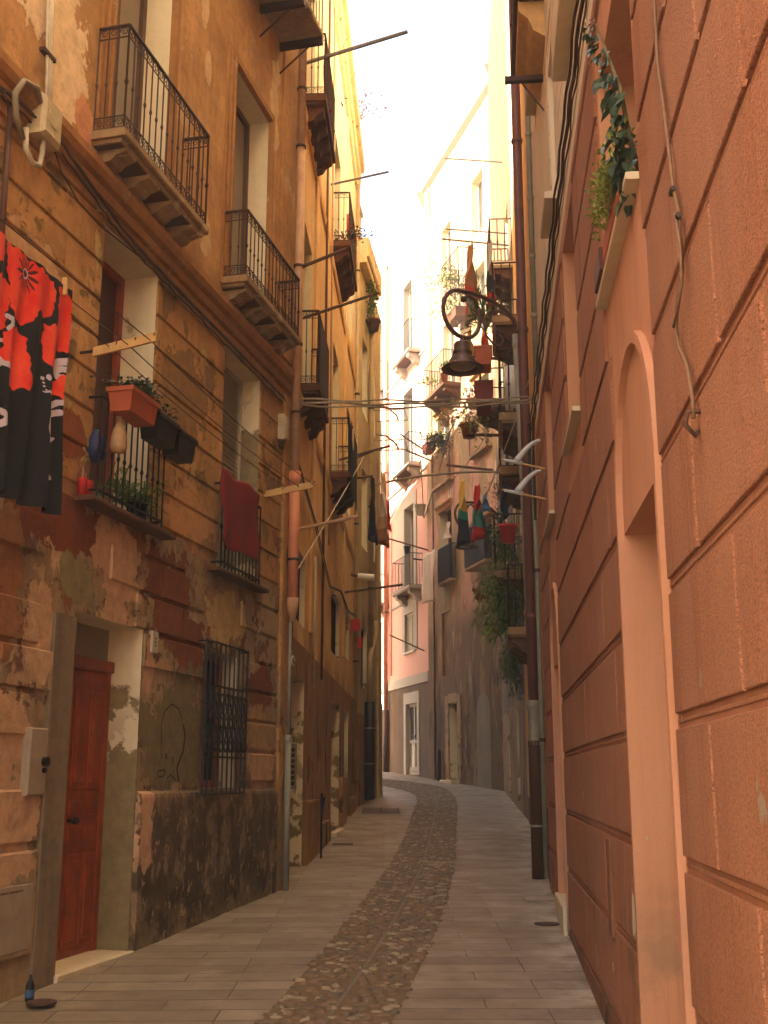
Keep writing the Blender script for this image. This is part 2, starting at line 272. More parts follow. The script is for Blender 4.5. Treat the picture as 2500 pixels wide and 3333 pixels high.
class MB:
    def __init__(s): s.v = []; s.f = []; s.m = []
    def add(s, vs, fs, mi=0):
        k = len(s.v); s.v += [tuple(p) for p in vs]; s.f += [tuple(i + k for i in f) for f in fs]; s.m += [mi] * len(fs); return s
    def quad(s, a, b, c, d, mi=0): return s.add([a, b, c, d], [(0, 1, 2, 3)], mi)
    def box(s, W_, u0, u1, o0, o1, z0, z1, mi=0, bev=0.):
        e = bev
        P = [W_.p(u, o0, z) for u, z in ((u0, z0), (u1, z0), (u1, z1), (u0, z1))]
        if e:
            P += [W_.p(u, o1 - e, z) for u, z in ((u0, z0), (u1, z0), (u1, z1), (u0, z1))]
            P += [W_.p(u, o1, z) for u, z in ((u0 + e, z0 + e), (u1 - e, z0 + e), (u1 - e, z1 - e), (u0 + e, z1 - e))]
            f = [(0, 3, 2, 1)] + [(i, (i + 1) % 4, (i + 1) % 4 + 4, i + 4) for i in range(4)] + [(i + 4, (i + 1) % 4 + 4, (i + 1) % 4 + 8, i + 8) for i in range(4)] + [(8, 9, 10, 11)]
        else:
            P += [W_.p(u, o1, z) for u, z in ((u0, z0), (u1, z0), (u1, z1), (u0, z1))]
            f = [(0, 3, 2, 1), (4, 5, 6, 7)] + [(i, (i + 1) % 4, (i + 1) % 4 + 4, i + 4) for i in range(4)]
        return s.add(P, f, mi)
    def tube(s, pts, r, n=8, mi=0, closed=False):
        pts = [Vector(p) for p in pts]; K = len(pts)
        rs = r if isinstance(r, (list, tuple)) else [r] * K
        prev = None; V = []
        for i, p in enumerate(pts):
            a = pts[(i - 1) % K] if (i or closed) else p; b = pts[(i + 1) % K] if (i < K - 1 or closed) else p
            t = (b - a)
            t = t.normalized() if t.length > 1e-9 else Vector((0, 0, 1))
            if prev is None:
                x = t.orthogonal().normalized()
            else:
                x = prev - t * prev.dot(t); x = x.normalized() if x.length > 1e-6 else t.orthogonal().normalized()
            prev = x; y = t.cross(x)
            for k in range(n):
                an = 2 * math.pi * k / n; V.append(p + (x * math.cos(an) + y * math.sin(an)) * rs[i])
        F = []
        for i in range(K if closed else K - 1):
            for k in range(n):
                a, b = i * n + k, i * n + (k + 1) % n; c, d = ((i + 1) % K) * n + (k + 1) % n, ((i + 1) % K) * n + k
                F.append((a, b, c, d))
        if not closed: F += [tuple(range(n - 1, -1, -1)), tuple(range((K - 1) * n, K * n))]
        return s.add(V, F, mi)
    def lathe(s, c, prof, n=20, mi=0, axis=None):
        c = Vector(c); V = []
        for r, z in prof:
            for k in range(n):
                a = 2 * math.pi * k / n; V.append(c + Vector((math.cos(a) * r, math.sin(a) * r, z)))
        F = [(i * n + k, i * n + (k + 1) % n, (i + 1) * n + (k + 1) % n, (i + 1) * n + k) for i in range(len(prof) - 1) for k in range(n)]
        F += [tuple(range(n)), tuple(range((len(prof) - 1) * n, len(prof) * n))]
        return s.add(V, F, mi)
    def profile(s, W_, u0, u1, prof, mi=0):
        """a moulding of section prof [(o, z)...] swept along the wall"""
        n = len(prof); V = [W_.p(u0, o, z) for o, z in prof] + [W_.p(u1, o, z) for o, z in prof]
        F = [(i, i + 1, n + i + 1, n + i) for i in range(n - 1)] + [tuple(range(n)), tuple(range(n, 2 * n))]
        return s.add(V, F, mi)
    def leaf(s, p, d, L, wd, mi=0, fold=.25):
        d = d.normalized(); sd = d.cross(Vector((random.uniform(-.4, .4), random.uniform(-.4, .4), 1))).normalized(); up = sd.cross(d)
        a = p; t = p + d * L - up * L * .12; m_ = p + d * L * .45
        l = m_ + sd * wd * .5 + up * wd * fold; r = m_ - sd * wd * .5 + up * wd * fold
        l2 = p + d * L * .75 + sd * wd * .36 + up * wd * fold * .6; r2 = p + d * L * .75 - sd * wd * .36 + up * wd * fold * .6
        return s.add([a, l, l2, t, r2, r, m_], [(0, 1, 6), (0, 6, 5), (1, 2, 6), (5, 6, 4), (2, 3, 6), (6, 3, 4)], mi)
    def build(s, name, mats, parent=None, smooth=False, local=None):
        me = bpy.data.meshes.new(name)
        if not isinstance(mats, (list, tuple)): mats = [mats]
        base = Vector((0, 0, 0))
        if parent is None:
            a = np.array(s.v); lo = a.min(0); hi = a.max(0); base = Vector(((lo[0] + hi[0]) / 2, (lo[1] + hi[1]) / 2, lo[2]))
            s.v = [(x - base.x, y - base.y, z - base.z) for x, y, z in s.v]
        me.from_pydata(s.v, [], s.f)
        for m_ in mats: me.materials.append(M[m_] if isinstance(m_, str) else m_)
        if len(mats) > 1: me.polygons.foreach_set('material_index', s.m)
        if len(s.f) < 60000:
            bm = bmesh.new(); bm.from_mesh(me); bmesh.ops.recalc_face_normals(bm, faces=bm.faces); bm.to_mesh(me); bm.free()
        if smooth:
            me.polygons.foreach_set('use_smooth', [True] * len(me.polygons))
        me.update()
        o = bpy.data.objects.new(name, me); C.objects.link(o); o.location = base
        if parent is not None: o.parent = parent; o.matrix_parent_inverse = wm(parent).inverted()
        return o
def wm(o):
    m = o.matrix_local if False else Matrix.LocRotScale(o.location, o.rotation_euler, o.scale)
    return wm(o.parent) @ o.matrix_parent_inverse @ m if o.parent else m
def tag(o, label, cat, group=None, kind=None):
    if label: o['label'] = label
    if cat: o['category'] = cat
    if group: o['group'] = group
    if kind: o['kind'] = kind
    return o
def thing(name, label, cat, loc, group=None):
    o = bpy.data.objects.new(name, None); C.objects.link(o); o.location = loc; o.empty_display_size = .1
    return tag(o, label, cat, group)
def lerp(a, b, t): return a + (b - a) * t

# ------------------------------------------------------------------ house-front helpers
def facade(mb, W_, u0, u1, z0, z1, ops, thick=3.5, mz=None, reveal=1, du=None):
    us = sorted({u0, u1} | {o[0] for o in ops} | {o[1] for o in ops}); zs = {z0, z1} | {o[2] for o in ops} | {o[3] for o in ops}
    if mz: zs |= {m_[0] for m_ in mz}
    zs = sorted(zs)
    for i in range(len(us) - 1):
        for j in range(len(zs) - 1):
            a, b, c, d = us[i], us[i + 1], zs[j], zs[j + 1]; cu, cz = (a + b) / 2, (c + d) / 2
            if any(o[0] < cu < o[1] and o[2] < cz < o[3] for o in ops): continue
            mi = 0
            if mz:
                for zt, m_ in mz:
                    if cz < zt: mi = m_; break
            mb.quad(W_.p(a, 0, c), W_.p(b, 0, c), W_.p(b, 0, d), W_.p(a, 0, d), mi)
    for o in ops:
        a, b, c, d, dep = o[:5]; r = o[5] if len(o) > 5 else reveal
        for q in (((a, c), (a, d)), ((b, d), (b, c)), ((a, d), (b, d)), ((b, c), (a, c))):
            (p1, p2) = q
            mb.quad(W_.p(p1[0], 0, p1[1]), W_.p(p2[0], 0, p2[1]), W_.p(p2[0], -dep - .05, p2[1]), W_.p(p1[0], -dep - .05, p1[1]), r)
    t = -thick
    mb.quad(W_.p(u0, 0, z0), W_.p(u0, t, z0), W_.p(u0, t, z1), W_.p(u0, 0, z1)); mb.quad(W_.p(u1, 0, z0), W_.p(u1, t, z0), W_.p(u1, t, z1), W_.p(u1, 0, z1))
    mb.quad(W_.p(u0, 0, z1), W_.p(u1, 0, z1), W_.p(u1, t, z1), W_.p(u0, t, z1)); mb.quad(W_.p(u0, t, z0), W_.p(u1, t, z0), W_.p(u1, t, z1), W_.p(u0, t, z1))
    return mb
def segs(u0, u1, cuts):
    """what is left of [u0,u1] after taking the cuts out"""
    out = []; cur = u0
    for a, b in sorted(cuts):
        if b <= cur or a >= u1: continue
        if a > cur: out.append((cur, a))
        cur = max(cur, b)
    if cur < u1: out.append((cur, u1))
    return [x for x in out if x[1] - x[0] > .04]
def window_(par, W_, op, kind, name='window', frame='offwhite', fill='glass', label=None, split=True):
    a, b, c, d, dep = op[:5]; o = -dep
    m_ = MB()
    if kind == 'louvre':
        m_.box(W_, a, b, o - .05, o - .03, c, d)
        n = int((d - c) / .05)
        for i in range(n):
            z = c + (i + .5) * (d - c) / n; m_.add([W_.p(a + .05, o - .02, z + .016), W_.p(b - .05, o - .02, z + .016), W_.p(b - .05, o + .006, z - .016), W_.p(a + .05, o + .006, z - .016)], [(0, 1, 2, 3)])
        root = m_.build(name, fill, par)
        f = MB(); f.box(W_, a, a + .05, o - .03, o + .01, c, d); f.box(W_, b - .05, b, o - .03, o + .01, c, d); f.box(W_, a + .05, b - .05, o - .03, o + .01, d - .05, d); f.box(W_, a + .05, b - .05, o - .03, o + .01, c, c + .05)
        if split: f.box(W_, (a + b) / 2 - .03, (a + b) / 2 + .03, o - .03, o + .011, c + .05, d - .05)
        f.build('frame', frame, root)
    else:
        m_.box(W_, a, b, o - .05, o - .03, c, d)
        root = m_.build(name, fill, par)
        f = MB(); t = .07
        f.box(W_, a, a + t, o - .03, o + .01, c, d); f.box(W_, b - t, b, o - .03, o + .01, c, d); f.box(W_, a + t, b - t, o - .03, o + .01, d - t, d); f.box(W_, a + t, b - t, o - .03, o + .01, c, c + t)
        if split: f.box(W_, (a + b) / 2 - .04, (a + b) / 2 + .04, o - .03, o + .012, c + t, d - t)
        if kind == 'bars': 
            for k in (1, 2, 3): f.box(W_, a + t, b - t, o - .03, o + .008, c + (d - c) * k / 4 - .015, c + (d - c) * k / 4 + .015)
        f.build('frame', frame, root)
    if label: root['label'] = label
    return root
def panel_door(par, W_, op, mat, rows=(.12, .42, .47, .9), label=None, transom=None, handle=True, ncol=2, hu=.16):
    a, b, c, d, dep = op[:5]; o = -dep; m_ = MB()
    top = transom if transom else d
    m_.box(W_, a + .06, b - .06, o - .05, o, c, top)
    wd = (b - a - .12) / ncol; gp = .14 / ncol
    for k in range(ncol):
        x0 = a + .06 + k * wd + gp; x1 = a + .06 + (k + 1) * wd - gp
        for i in range(0, len(rows), 2):
            z0 = c + (top - c) * rows[i]; z1 = c + (top - c) * rows[i + 1]
            m_.box(W_, x0, x1, o, o + .012, z0, z1, 0, .006); m_.box(W_, x0 + .025, x1 - .025, o + .012, o + .024, z0 + .05, z1 - .05, 0, .01)
    root = m_.build('door', mat, par)
    f = MB(); f.box(W_, a, a + .06, o - .05, o + .02, c, top); f.box(W_, b - .06, b, o - .05, o + .02, c, top); f.box(W_, a, b, o - .05, o + .05, top, top + .09, 0, .01)
    f.build('frame', mat, root)
    if transom: t = MB(); t.box(W_, a, b, o - .05, o - .02, top + .09, d); t.build('transom_panel', 'greypanel', root)
    if handle:
        h = MB(); h.tube([W_.p(a + hu, o, c + 1.02), W_.p(a + hu, o + .05, c + 1.02)], .014, 8); q = W_.p(a + hu, o + .065, c + 1.02)
        h.lathe(q + Vector((0, 0, -.03)), [(.004, 0), (.024, .01), (.03, .03), (.024, .05), (.004, .06)], 12); h.build('handle', 'ironblack', root, True)
    if label: root['label'] = label
    return root
def scroll(mb, W_, u, o, z, r, hand, plane='u', t=.004):
    P = []
    for i in range(15):
        a = i / 14 * 2 * math.pi * 1.35; rr = r * (1 - i / 14 * .75)
        x = math.cos(a) * rr * hand; y = math.sin(a) * rr
        P.append(W_.p(u + x, o, z + y) if plane == 'u' else W_.p(u, o + x, z + y))
    mb.tube(P, t, 4)
def railing(par, W_, u0, u1, o1, z0, z1, n, style='spindle', mat='iron', o0=0., r=.007, bands=True, side=3, name='railing', scr=.045):
    """iron railing round three sides of a balcony"""
    mb = MB()
    path = [(u0, o0), (u0, o1), (u1, o1), (u1, o0)] if o1 - o0 > .12 else [(u0, o1), (u1, o1)]
    def bar(u, o, thick=r):
        P = [W_.p(u, o, z0), W_.p(u, o, z1)]
        if style == 'spindle':
            h = z1 - z0; zz = [z0, z0 + h * .42, z0 + h * .45, z0 + h * .48, z1]; rr = [thick, thick, thick * 2.1, thick, thick]
            mb.tube([W_.p(u, o, z) for z in zz], rr, 5)
        else: mb.tube(P, thick, 4)
    for i in range(len(path) - 1):
        (a, b), (c, d) = path[i], path[i + 1]; Ln = math.hypot(c - a, d - b)
        k = n if len(path) == 2 or i == 1 else side
        for q in range(k + 1):
            t = q / k; bar(lerp(a, c, t), lerp(b, d, t), r * (1.4 if q in (0, k) else 1))
        for z, th in ((z1, .016), (z0 + .02, .009)) + (((z1 - .1, .006), (z0 + .12, .006)) if bands else ()):
            A, B = W_.p(a, b, z), W_.p(c, d, z); mb.tube([A, B], th, 5)
        if bands:
            for q in range(k):
                t = (q + .5) / k; u, o = lerp(a, c, t), lerp(b, d, t)
                pl = 'u' if abs(c - a) > abs(d - b) else 'o'
                for zc in (z1 - .05, z0 + .07): scroll(mb, W_, u, o, zc, min(scr, Ln / k * .42), 1 if q % 2 else -1, pl)
    return mb.build(name, mat, par)
def balcony(par, W_, u0, u1, out, z, h=.95, thick=.07, ncorb=4, n=16, mat='stone', cmat='stone', style='spindle', rmat='iron', bands=True, cw=.2, ch=.10, label=None, r=.007, rin=.03, side=3):
    m_ = MB(); m_.box(W_, u0, u1, 0, out, z - thick, z, 0, .012); m_.box(W_, u0 + .03, u1 - .03, 0, out - .04, z - thick - .035, z - thick, 0, .01)
    b = m_.build('balcony', mat, par)
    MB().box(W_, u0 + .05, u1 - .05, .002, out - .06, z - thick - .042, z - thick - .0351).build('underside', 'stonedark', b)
    for i in range(ncorb):
        u = lerp(u0 + cw, u1 - cw, (i + .0) / max(1, ncorb - 1)); q = MB(); y = z - thick - .035; cc = cw / 2 * random.uniform(.85, 1.1)
        prof = [(0, y), (out * .86, y), (out * .84, y - ch * .35), (out * .55, y - ch * .6), (out * .4, y - ch), (0, y - ch * 1.25)]
        q.profile(W_, u - cc, u + cc, prof); q.build('corbel', cmat, b)
    railing(b, W_, u0 + rin, u1 - rin, out - rin, z, z + h, n, style, rmat, 0, r, bands, side)
    if label: b['label'] = label
    return b
def blocks(mb, W_, u0, u1, z0, z1, pitch, cuts_at, joint=.04, out=.022, blen=None, skip=None, mi=0, bev=.008, jit=0., back=None, vj=None, bead=None):
    """rusticated courses; cuts_at(z0,z1) -> intervals of openings"""
    k = 0; z = z0; g_ = joint / 2
    while z < z1 - .02:
        zt = min(z + pitch, z1)
        for a, b in segs(u0, u1, cuts_at(z, zt)):
            if blen:
                e = []; off = (k % 2) * blen / 2; x = a; grid = math.ceil((a - off) / blen + .35) * blen + off
                while grid < b - blen * .3: e.append((x, grid)); x = grid; grid += blen
                e.append((x, b))
            else: e = [(a, b)]
            if back is not None: mb.quad(W_.p(a, .002, z), W_.p(b, .002, z), W_.p(b, .002, zt), W_.p(a, .002, zt), back)
            if bead is not None: mb.box(W_, a, b, .0025, .007, z - .007, z + .007, bead, .003)
            if vj and bead is not None:
                for (p, q) in e[:-1]: mb.quad(W_.p(q - vj / 2, .006, z + g_), W_.p(q + vj / 2, .006, z + g_), W_.p(q + vj / 2, .006, zt - g_), W_.p(q - vj / 2, .006, zt - g_), 0)
            for (p, q) in e:
                if skip and skip((p + q) / 2, (z + zt) / 2): continue
                g = joint / 2
                gv = vj / 2 if vj else g; mb.box(W_, p + (gv if p > a else 0), q - (gv if q < b else 0), .001, out + random.uniform(-jit, jit), z + g, zt - g, mi, bev)
        z += pitch; k += 1
    return mb

# ================================================================== PAVEMENT
def gsheet(name, mat, x0, x1, y0, y1, nx, ny, dz=0.):
    mb = MB(); V = []
    for j in range(ny + 1):
        for i in range(nx + 1):
            x, y = lerp(x0, x1, i / nx), lerp(y0, y1, j / ny); V.append((x, y, gz(y) + dz - .075 * min(1, max(0, (-x - .95) / .8)) * min(1, max(0, (11 - y) / 1.6))))
    F = [(j * (nx + 1) + i, j * (nx + 1) + i + 1, (j + 1) * (nx + 1) + i + 1, (j + 1) * (nx + 1) + i) for j in range(ny) for i in range(nx)]
    mb.add(V, F); return mb.build(name, mat)
tag(gsheet('pavement', 'paving', -30, 30, -15, 70, 6, 85), 'street of grey granite slabs climbing away between the houses', 'pavement', kind='structure')
Lp = [(-1.75, -3), (-.98, 4), (-.71, 6.92), (-.44, 9.31), (-.13, 12.62), (.18, 16.49), (.47, 21.72), (.72, 26.2), (.80, 28.8), (.66, 30.6), (.3, 32.2), (-.3, 34), (-1.6, 36.6), (-5, 43)]
Rp = [(-1.15, -3), (-.34, 4), (.04, 6.92), (.3, 8.89), (.62, 11.9), (.94, 15.68), (1.34, 21.72), (1.64, 26.2), (1.75, 29.5), (1.68, 32.0), (1.35, 34.0), (.6, 36.0), (-.8, 38.6), (-4, 45)]
def cat(P, n=8):
    out = []
    for i in range(len(P) - 1):
        p0 = P[max(0, i - 1)]; p1 = P[i]; p2 = P[i + 1]; p3 = P[min(len(P) - 1, i + 2)]
        for k in range(n):
            t = k / n
            out.append(tuple(.5 * (2 * p1[a] + (p2[a] - p0[a]) * t + (2 * p0[a] - 5 * p1[a] + 4 * p2[a] - p3[a]) * t * t + (3 * p1[a] - p0[a] - 3 * p2[a] + p3[a]) * t ** 3) for a in (0, 1)))
    out.append(P[-1]); return out
LC, RC = cat(Lp), cat(Rp)
mb = MB()
for i in range(len(LC) - 1):
    a, b, c, d = LC[i], RC[i], RC[i + 1], LC[i + 1]
    mb.quad(*[(x, y, gz(y) + .004) for x, y in (a, b, c, d)])
tag(mb.build('cobble_strip', 'mortarbed'), 'cobbled strip winding up the middle of the street', 'cobbles', kind='structure')
# stones
mb = MB(); mid = []
V = []; F = []
for i in range(len(LC) - 1):
    a, b, c, d = [Vector((*p, 0)) for p in (LC[i], RC[i], RC[i + 1], LC[i + 1])]
    if (a.y < 5.5 and c.y < 5.5): continue
    ln = ((d - a).length + (c - b).length) / 2; wd = (b - a).length; far = a.y > 17
    sy, sx = (.072, .10) if not far else (.1, .12)
    ny, nx = max(1, int(ln / sy)), max(2, int(wd / sx))
    for j in range(ny):
        for k in range(nx):
            s_, t_ = (k + .5 + random.uniform(-.22, .22) + (.25 if j % 2 else -.25)) / nx, (j + .5 + random.uniform(-.2, .2)) / ny
            if abs(s_ - .5) < .035 or s_ < .01 or s_ > .99: continue
            p = a.lerp(b, s_).lerp(d.lerp(c, s_), t_)
            rx, ry = sx * random.uniform(.36, .54), sy * random.uniform(.34, .5); h = random.uniform(.008, .02); an = random.uniform(-.35, .35)
            ca, sa = math.cos(an), math.sin(an); z = gz(p.y) + .003; n = 7 if not far else 5; K = len(V)
            for ring, hh in ((1, 0), (.8, h * .75), (.42, h)):
                for q in range(n):
                    th = 2 * math.pi * q / n; x, y = math.cos(th) * rx * ring, math.sin(th) * ry * ring
                    V.append((p.x + x * ca - y * sa, p.y + x * sa + y * ca, z + hh))
            for rg in (0, 1):
                for q in range(n): F.append((K + rg * n + q, K + rg * n + (q + 1) % n, K + (rg + 1) * n + (q + 1) % n, K + (rg + 1) * n + q))
            F.append(tuple(range(K + 2 * n, K + 3 * n)))
mb.v = V; mb.f = F; mb.m = [0] * len(F)
tag(mb.build('cobblestones', 'cobble', smooth=True), 'rounded river stones set in the middle strip of the street', 'cobbles', kind='stuff')
mb = MB(); 
for i in range(len(LC) - 1):
    q = []
    for (l, r) in ((LC[i], RC[i]), (LC[i + 1], RC[i + 1])):
        for t in (.483, .517): q.append((lerp(l[0], r[0], t), lerp(l[1], r[1], t), gz(lerp(l[1], r[1], t)) + .008))
    mb.quad(q[0], q[1], q[3], q[2])
tag(mb.build('drainage_channel', 'channel'), 'narrow grey stone line running along the cobbles', 'channel', kind='structure')
# drain grate
mb = MB()
for i in range(13):
    y = 23.65 + i * .115; mb.add([(-.42, y, gz(y) + .02), (.28, y, gz(y) + .02), (.28, y + .075, gz(y + .075) + .02), (-.42, y + .075, gz(y + .075) + .02)], [(0, 1, 2, 3)])
for x in (-.45, -.08, .28):
    mb.add([(x, 23.6, gz(23.6) + .024), (x + .04, 23.6, gz(23.6) + .024), (x + .04, 25.2, gz(25.2) + .024), (x, 25.2, gz(25.2) + .024)], [(0, 1, 2, 3)])
tag(mb.build('drain_grate', 'grate'), 'rusty rectangular drain grate set in the slabs left of the cobbles', 'drain')
for lab, x, y, sx, sy in (('small square inspection lid near the foot of the brown downpipe', 1.62, 11.9, .42, .26), ('thin oval metal lid in the slabs beside the apricot wall', 1.42, 10.4, .14, .09), ('small dark inspection lid by the ochre house doorway', -.62, 17.8, .3, .22)):
    mb = MB(); z = gz(y) + .006
    if 'oval' in lab:
        mb.lathe((x, y, z - .01), [(sx * .8, 0), (sx * .8, .014), (sx * .6, .016)], 16)
    else:
        mb.add([(x - sx / 2, y - sy / 2, z), (x + sx / 2, y - sy / 2, z), (x + sx / 2, y + sy / 2, z + sy * .034), (x - sx / 2, y + sy / 2, z + sy * .034)], [(0, 1, 2, 3)])
        mb.tube([(x - sx / 2, y - sy / 2, z), (x + sx / 2, y - sy / 2, z), (x + sx / 2, y + sy / 2, z + sy * .034), (x - sx / 2, y + sy / 2, z + sy * .034)], .006, 4, 0, True)
    tag(mb.build('inspection_lid', 'metalgrey' if 'small square' in lab else 'grate'), lab, 'manhole cover')

# ================================================================== L1 : near left house
h1 = thing('house', 'weathered ochre-brown house with a red wooden door, nearest on the left', 'house', L1.p(0, 0, .27))
dr = (0., 1.13, .262, 2.77, .28); w2 = (.07, 1.08, 3.60, 5.86, .32); w3 = (2.66, 3.74, 3.53, 5.83, .21)
gw = (2.42, 3.28, 1.5, 2.76, .16); b1 = (.0, 1.10, 6.44, 9.25, .26); b2 = (2.65, 3.8, 6.44, 9.03, .24); b3 = (3.5, 4.2, 10.35, 12.4, .2)
ops1 = [dr, w2, w3, gw, b1, b2, b3, (-3.4, -2.3, 3.6, 5.86, .3), (-3.4, -2.3, 6.44, 9.2, .3)]
mb = facade(MB(), L1, -9, 4.86, -.6, 17, ops1, mz=[(3.58, 2), (6.0, 0)])
cut = lambda m_: (lambda a, b: [(o[0] - m_, o[1] + m_) for o in ops1 if o[2] < b - .02 and o[3] > a + .02])
P1 = .304
blocks(mb, L1, -9, 4.5, 3.675, 3.675 + 7 * P1 + .05, P1, cut(.005), .03, .02, None, None, 0, .007, .002)
rs = random.Random(3)
gone = {(i, j) for i in range(-20, 30) for j in range(-2, 14) if rs.random() < .38}
def skip(u, z): return (1.2 < u < 2.45 and z < 2.35) or (int(u // .9), int((z - 1.5) // P1)) in gone or (-.35 < u < 1.2 and z < 3.0)
blocks(mb, L1, -9, 4.5, 2.155 - 2 * P1, 3.675, P1, cut(.02), .035, .02, .95, skip, 2, .009, .003)
blocks(mb, L1, -9, -.32, .35, 1.547, P1 * 1.33, cut(.02), .05, .022, 1.1, lambda u, z: u > -.75 and z < 1.3, 2, .014, .004)
for z in (2.46, 2.16, 1.86, 1.55):      # short worn stubs between grille and corner
    mb.box(L1, 3.45, 4.45, 0, .02, z + .02, z + P1 - .02, 2, .012)
mb.build('wall', ['L1', 'reveal', 'L1low'], h1)
mb = MB(); 
mb.profile(L1, 1.15, 4.5, [(0, -.5), (.05, -.5), (.05, 1.44), (.042, 1.47), (.0, 1.49)]); mb.build('plinth', 'plinth', h1)
mb = MB(); mb.box(L1, -.3, -.002, 0, .026, -.3, 2.72, 0, .006); mb.build('cement_jamb', plaster('cement_jamb', '#85745a', '#40382a', [], streak=.5, seed=31), h1)
mb = MB(); mb.box(L1, -.02, 1.15, -.3, .05, .255, .305, 0, .008); mb.build('threshold', 'stonepale', h1)
mb = MB(); mb.box(L1, -.02, 1.15, 0, .03, -.3, .254, 0, .01); mb.build('step_riser', 'L1low', h1)
PR = [(0, 5.90), (.03, 5.90), (.03, 5.95), (.012, 5.955), (.012, 6.0), (.05, 6.01), (.07, 6.06), (.045, 6.065), (.045, 6.10), (.09, 6.12), (.115, 6.17), (.115, 6.22), (.06, 6.225), (.06, 6.30), (.03, 6.33), (.0, 6.36)]
mb = MB(); mb.profile(L1, -9, 4.85, PR); mb.build('string_course', 'L1mould', h1)
mb = MB(); mb.profile(L1, -9, 4.7, [(0, 16.2), (.1, 16.3), (.2, 16.6), (.35, 16.7), (.35, 16.9), (0, 17)]); mb.build('cornice', 'L1mould', h1)
for (a, b, c, d) in ((-.0, 1.1, 6.44, 9.25), (2.65, 3.8, 6.44, 9.03)):
    mb = MB()
    for k, (wd, ot) in enumerate(((.17, .022), (.11, .045), (.05, .06))):
        s0 = .0 if k else 0.
        mb.box(L1, a - wd, a - .004 * k, 0, ot, c, d + wd, 0, .008); mb.box(L1, b + .004 * k, b + wd, 0, ot, c, d + wd, 0, .008); mb.box(L1, a - .003 * k, b + .003 * k, 0, ot - .002, d + .003 * k, d + wd - .003, 0, .008)
    mb.build('window_surround', 'L1mould', h1)
# corner pilaster at the far end
mb = MB(); mb.box(L1, 4.5, 4.84, 0, .05, -.4, 5.92, 0, .01); mb.box(L1, 4.25, 4.8, 0, .03, 6.37, 16.1, 0, .01); mb.build('corner_pilaster', 'L1', h1)
panel_door(h1, L1, dr, 'woodred', (.05, .36, .40, .45, .49, .54, .58, .93), transom=2.42, ncol=4, hu=.60, label='red varnished panel door with a round knob')
window_(h1, L1, w2, 'glass', 'window', 'woodred', 'wooddark', label='tall window with dark red wooden frame standing open behind the planter rail')
window_(h1, L1, w3, 'louvre', 'shutter', 'offwhite', 'louvre', split=False, label='pale slatted roller blind behind the crimson towel')
window_(h1, L1, b1, 'glass', 'window', 'shutterbrown', 'greypanel'); window_(h1, L1, b2, 'glass', 'window', 'shutterbrown', 'greypanel'); window_(h1, L1, b3, 'glass', 'window', 'shutterbrown', 'glass')
window_(h1, L1, gw, 'glass', 'window', 'woodred', 'darkin', label='dark window with red frame behind an iron grille')
# grille
mb = MB()
u0, u1, z0, z1 = 2.27, 3.35, 1.44, 2.83
for i in range(10):
    u = lerp(u0, u1, i / 9); mb.tube([L1.p(u, .09, z0), L1.p(u, .09, z1)], .014 if i in (0, 9) else .011, 4)
for z in (z0 + .01, z1 - .01, 1.78, 2.42): mb.tube([L1.p(u0, .09, z), L1.p(u1, .09, z)], .012, 4)
for z in (z0 + .02, z1 - .02):
    for u in (u0, u1): mb.tube([L1.p(u, .09, z), L1.p(u, -.02, z)], .01, 4)
for i in range(9):
    u = lerp(u0, u1, (i + .5) / 9)
    for k in range(3):
        zc = 1.88 + k * .215; r = .045
        mb.tube([L1.p(u + math.cos(t) * r, .095, zc + math.sin(t) * r * 1.1) for t in [q / 10 * 2 * math.pi for q in range(10)]], .011, 4, 0, True)
        if k < 2:
            mb.tube([L1.p(u - .05, .095, zc + .215), L1.p(u - .012, .1, zc + .11), L1.p(u - .05, .095, zc + .03)], .010, 4); mb.tube([L1.p(u + .05, .095, zc + .215), L1.p(u + .012, .1, zc + .11), L1.p(u + .05, .095, zc + .03)], .010, 4)
mb.build('window_grille', 'ironblack', h1)
# balconies
balcony(h1, L1, -.21, 1.50, .29, 6.50, .92, .07, 4, 15, 'stone', 'stone', label='long rusty spindle balcony with scrolled bands, nearest the camera')
balcony(h1, L1, 2.50, 4.28, .29, 6.50, .72, .07, 4, 15, 'stone', 'stone', label='second rusty spindle balcony with scrolled bands')
# high balcony on iron brackets
mb = MB(); mb.box(L1, 2.6, 4.19, 0, .54, 10.31, 10.38, 0, .01); bb = mb.build('balcony', 'stone', h1); bb['label'] = 'high balcony on thin rusty iron brackets'
for u in (2.7, 3.42, 4.14):
    mb = MB(); mb.box(L1, u - .03, u + .03, .0, .54, 10.22, 10.308); mb.tube([L1.p(u, 0, 9.9), L1.p(u, .4, 10.24)], .012, 5); mb.build('bracket', 'iron', bb)
railing(bb, L1, 2.62, 4.17, .52, 10.38, 11.35, 13, 'plain', 'ironblack', bands=False)
# window ledges + rails
for (a, b, o, z, zt, nm) in ((-.12, 1.36, .16, 3.6, 4.38, 'first floor window rail hung with planters'), (2.42, 3.84, .13, 3.53, 4.36, 'window rail under the crimson towel')):
    mb = MB(); mb.box(L1, a, b, 0, o, z - .04, z, 0, .01); s_ = mb.build('sill', 'stonedark', h1)
    g = MB()
    n = 11
    for i in range(n + 1):
        u = lerp(a + .1, b - .25, i / n); h = zt - z
        g.tube([L1.p(u, o - .03, q) for q in (z, z + h * .45, z + h * .48, z + h * .51, zt)], [.008, .008, .017, .008, .008], 5)
    for z_ in (zt, z + .06): g.tube([L1.p(a + .1, o - .03, z_), L1.p(b - .25, o - .03, z_)], .013, 5)
    for u in (a + .1, b - .25): g.tube([L1.p(u, o - .03, zt), L1.p(u, -.05, zt)], .012, 5); g.tube([L1.p(u, o - .03, z + .06), L1.p(u, -.05, z + .06)], .01, 5)
    r_ = g.build('railing', 'ironblack', s_)
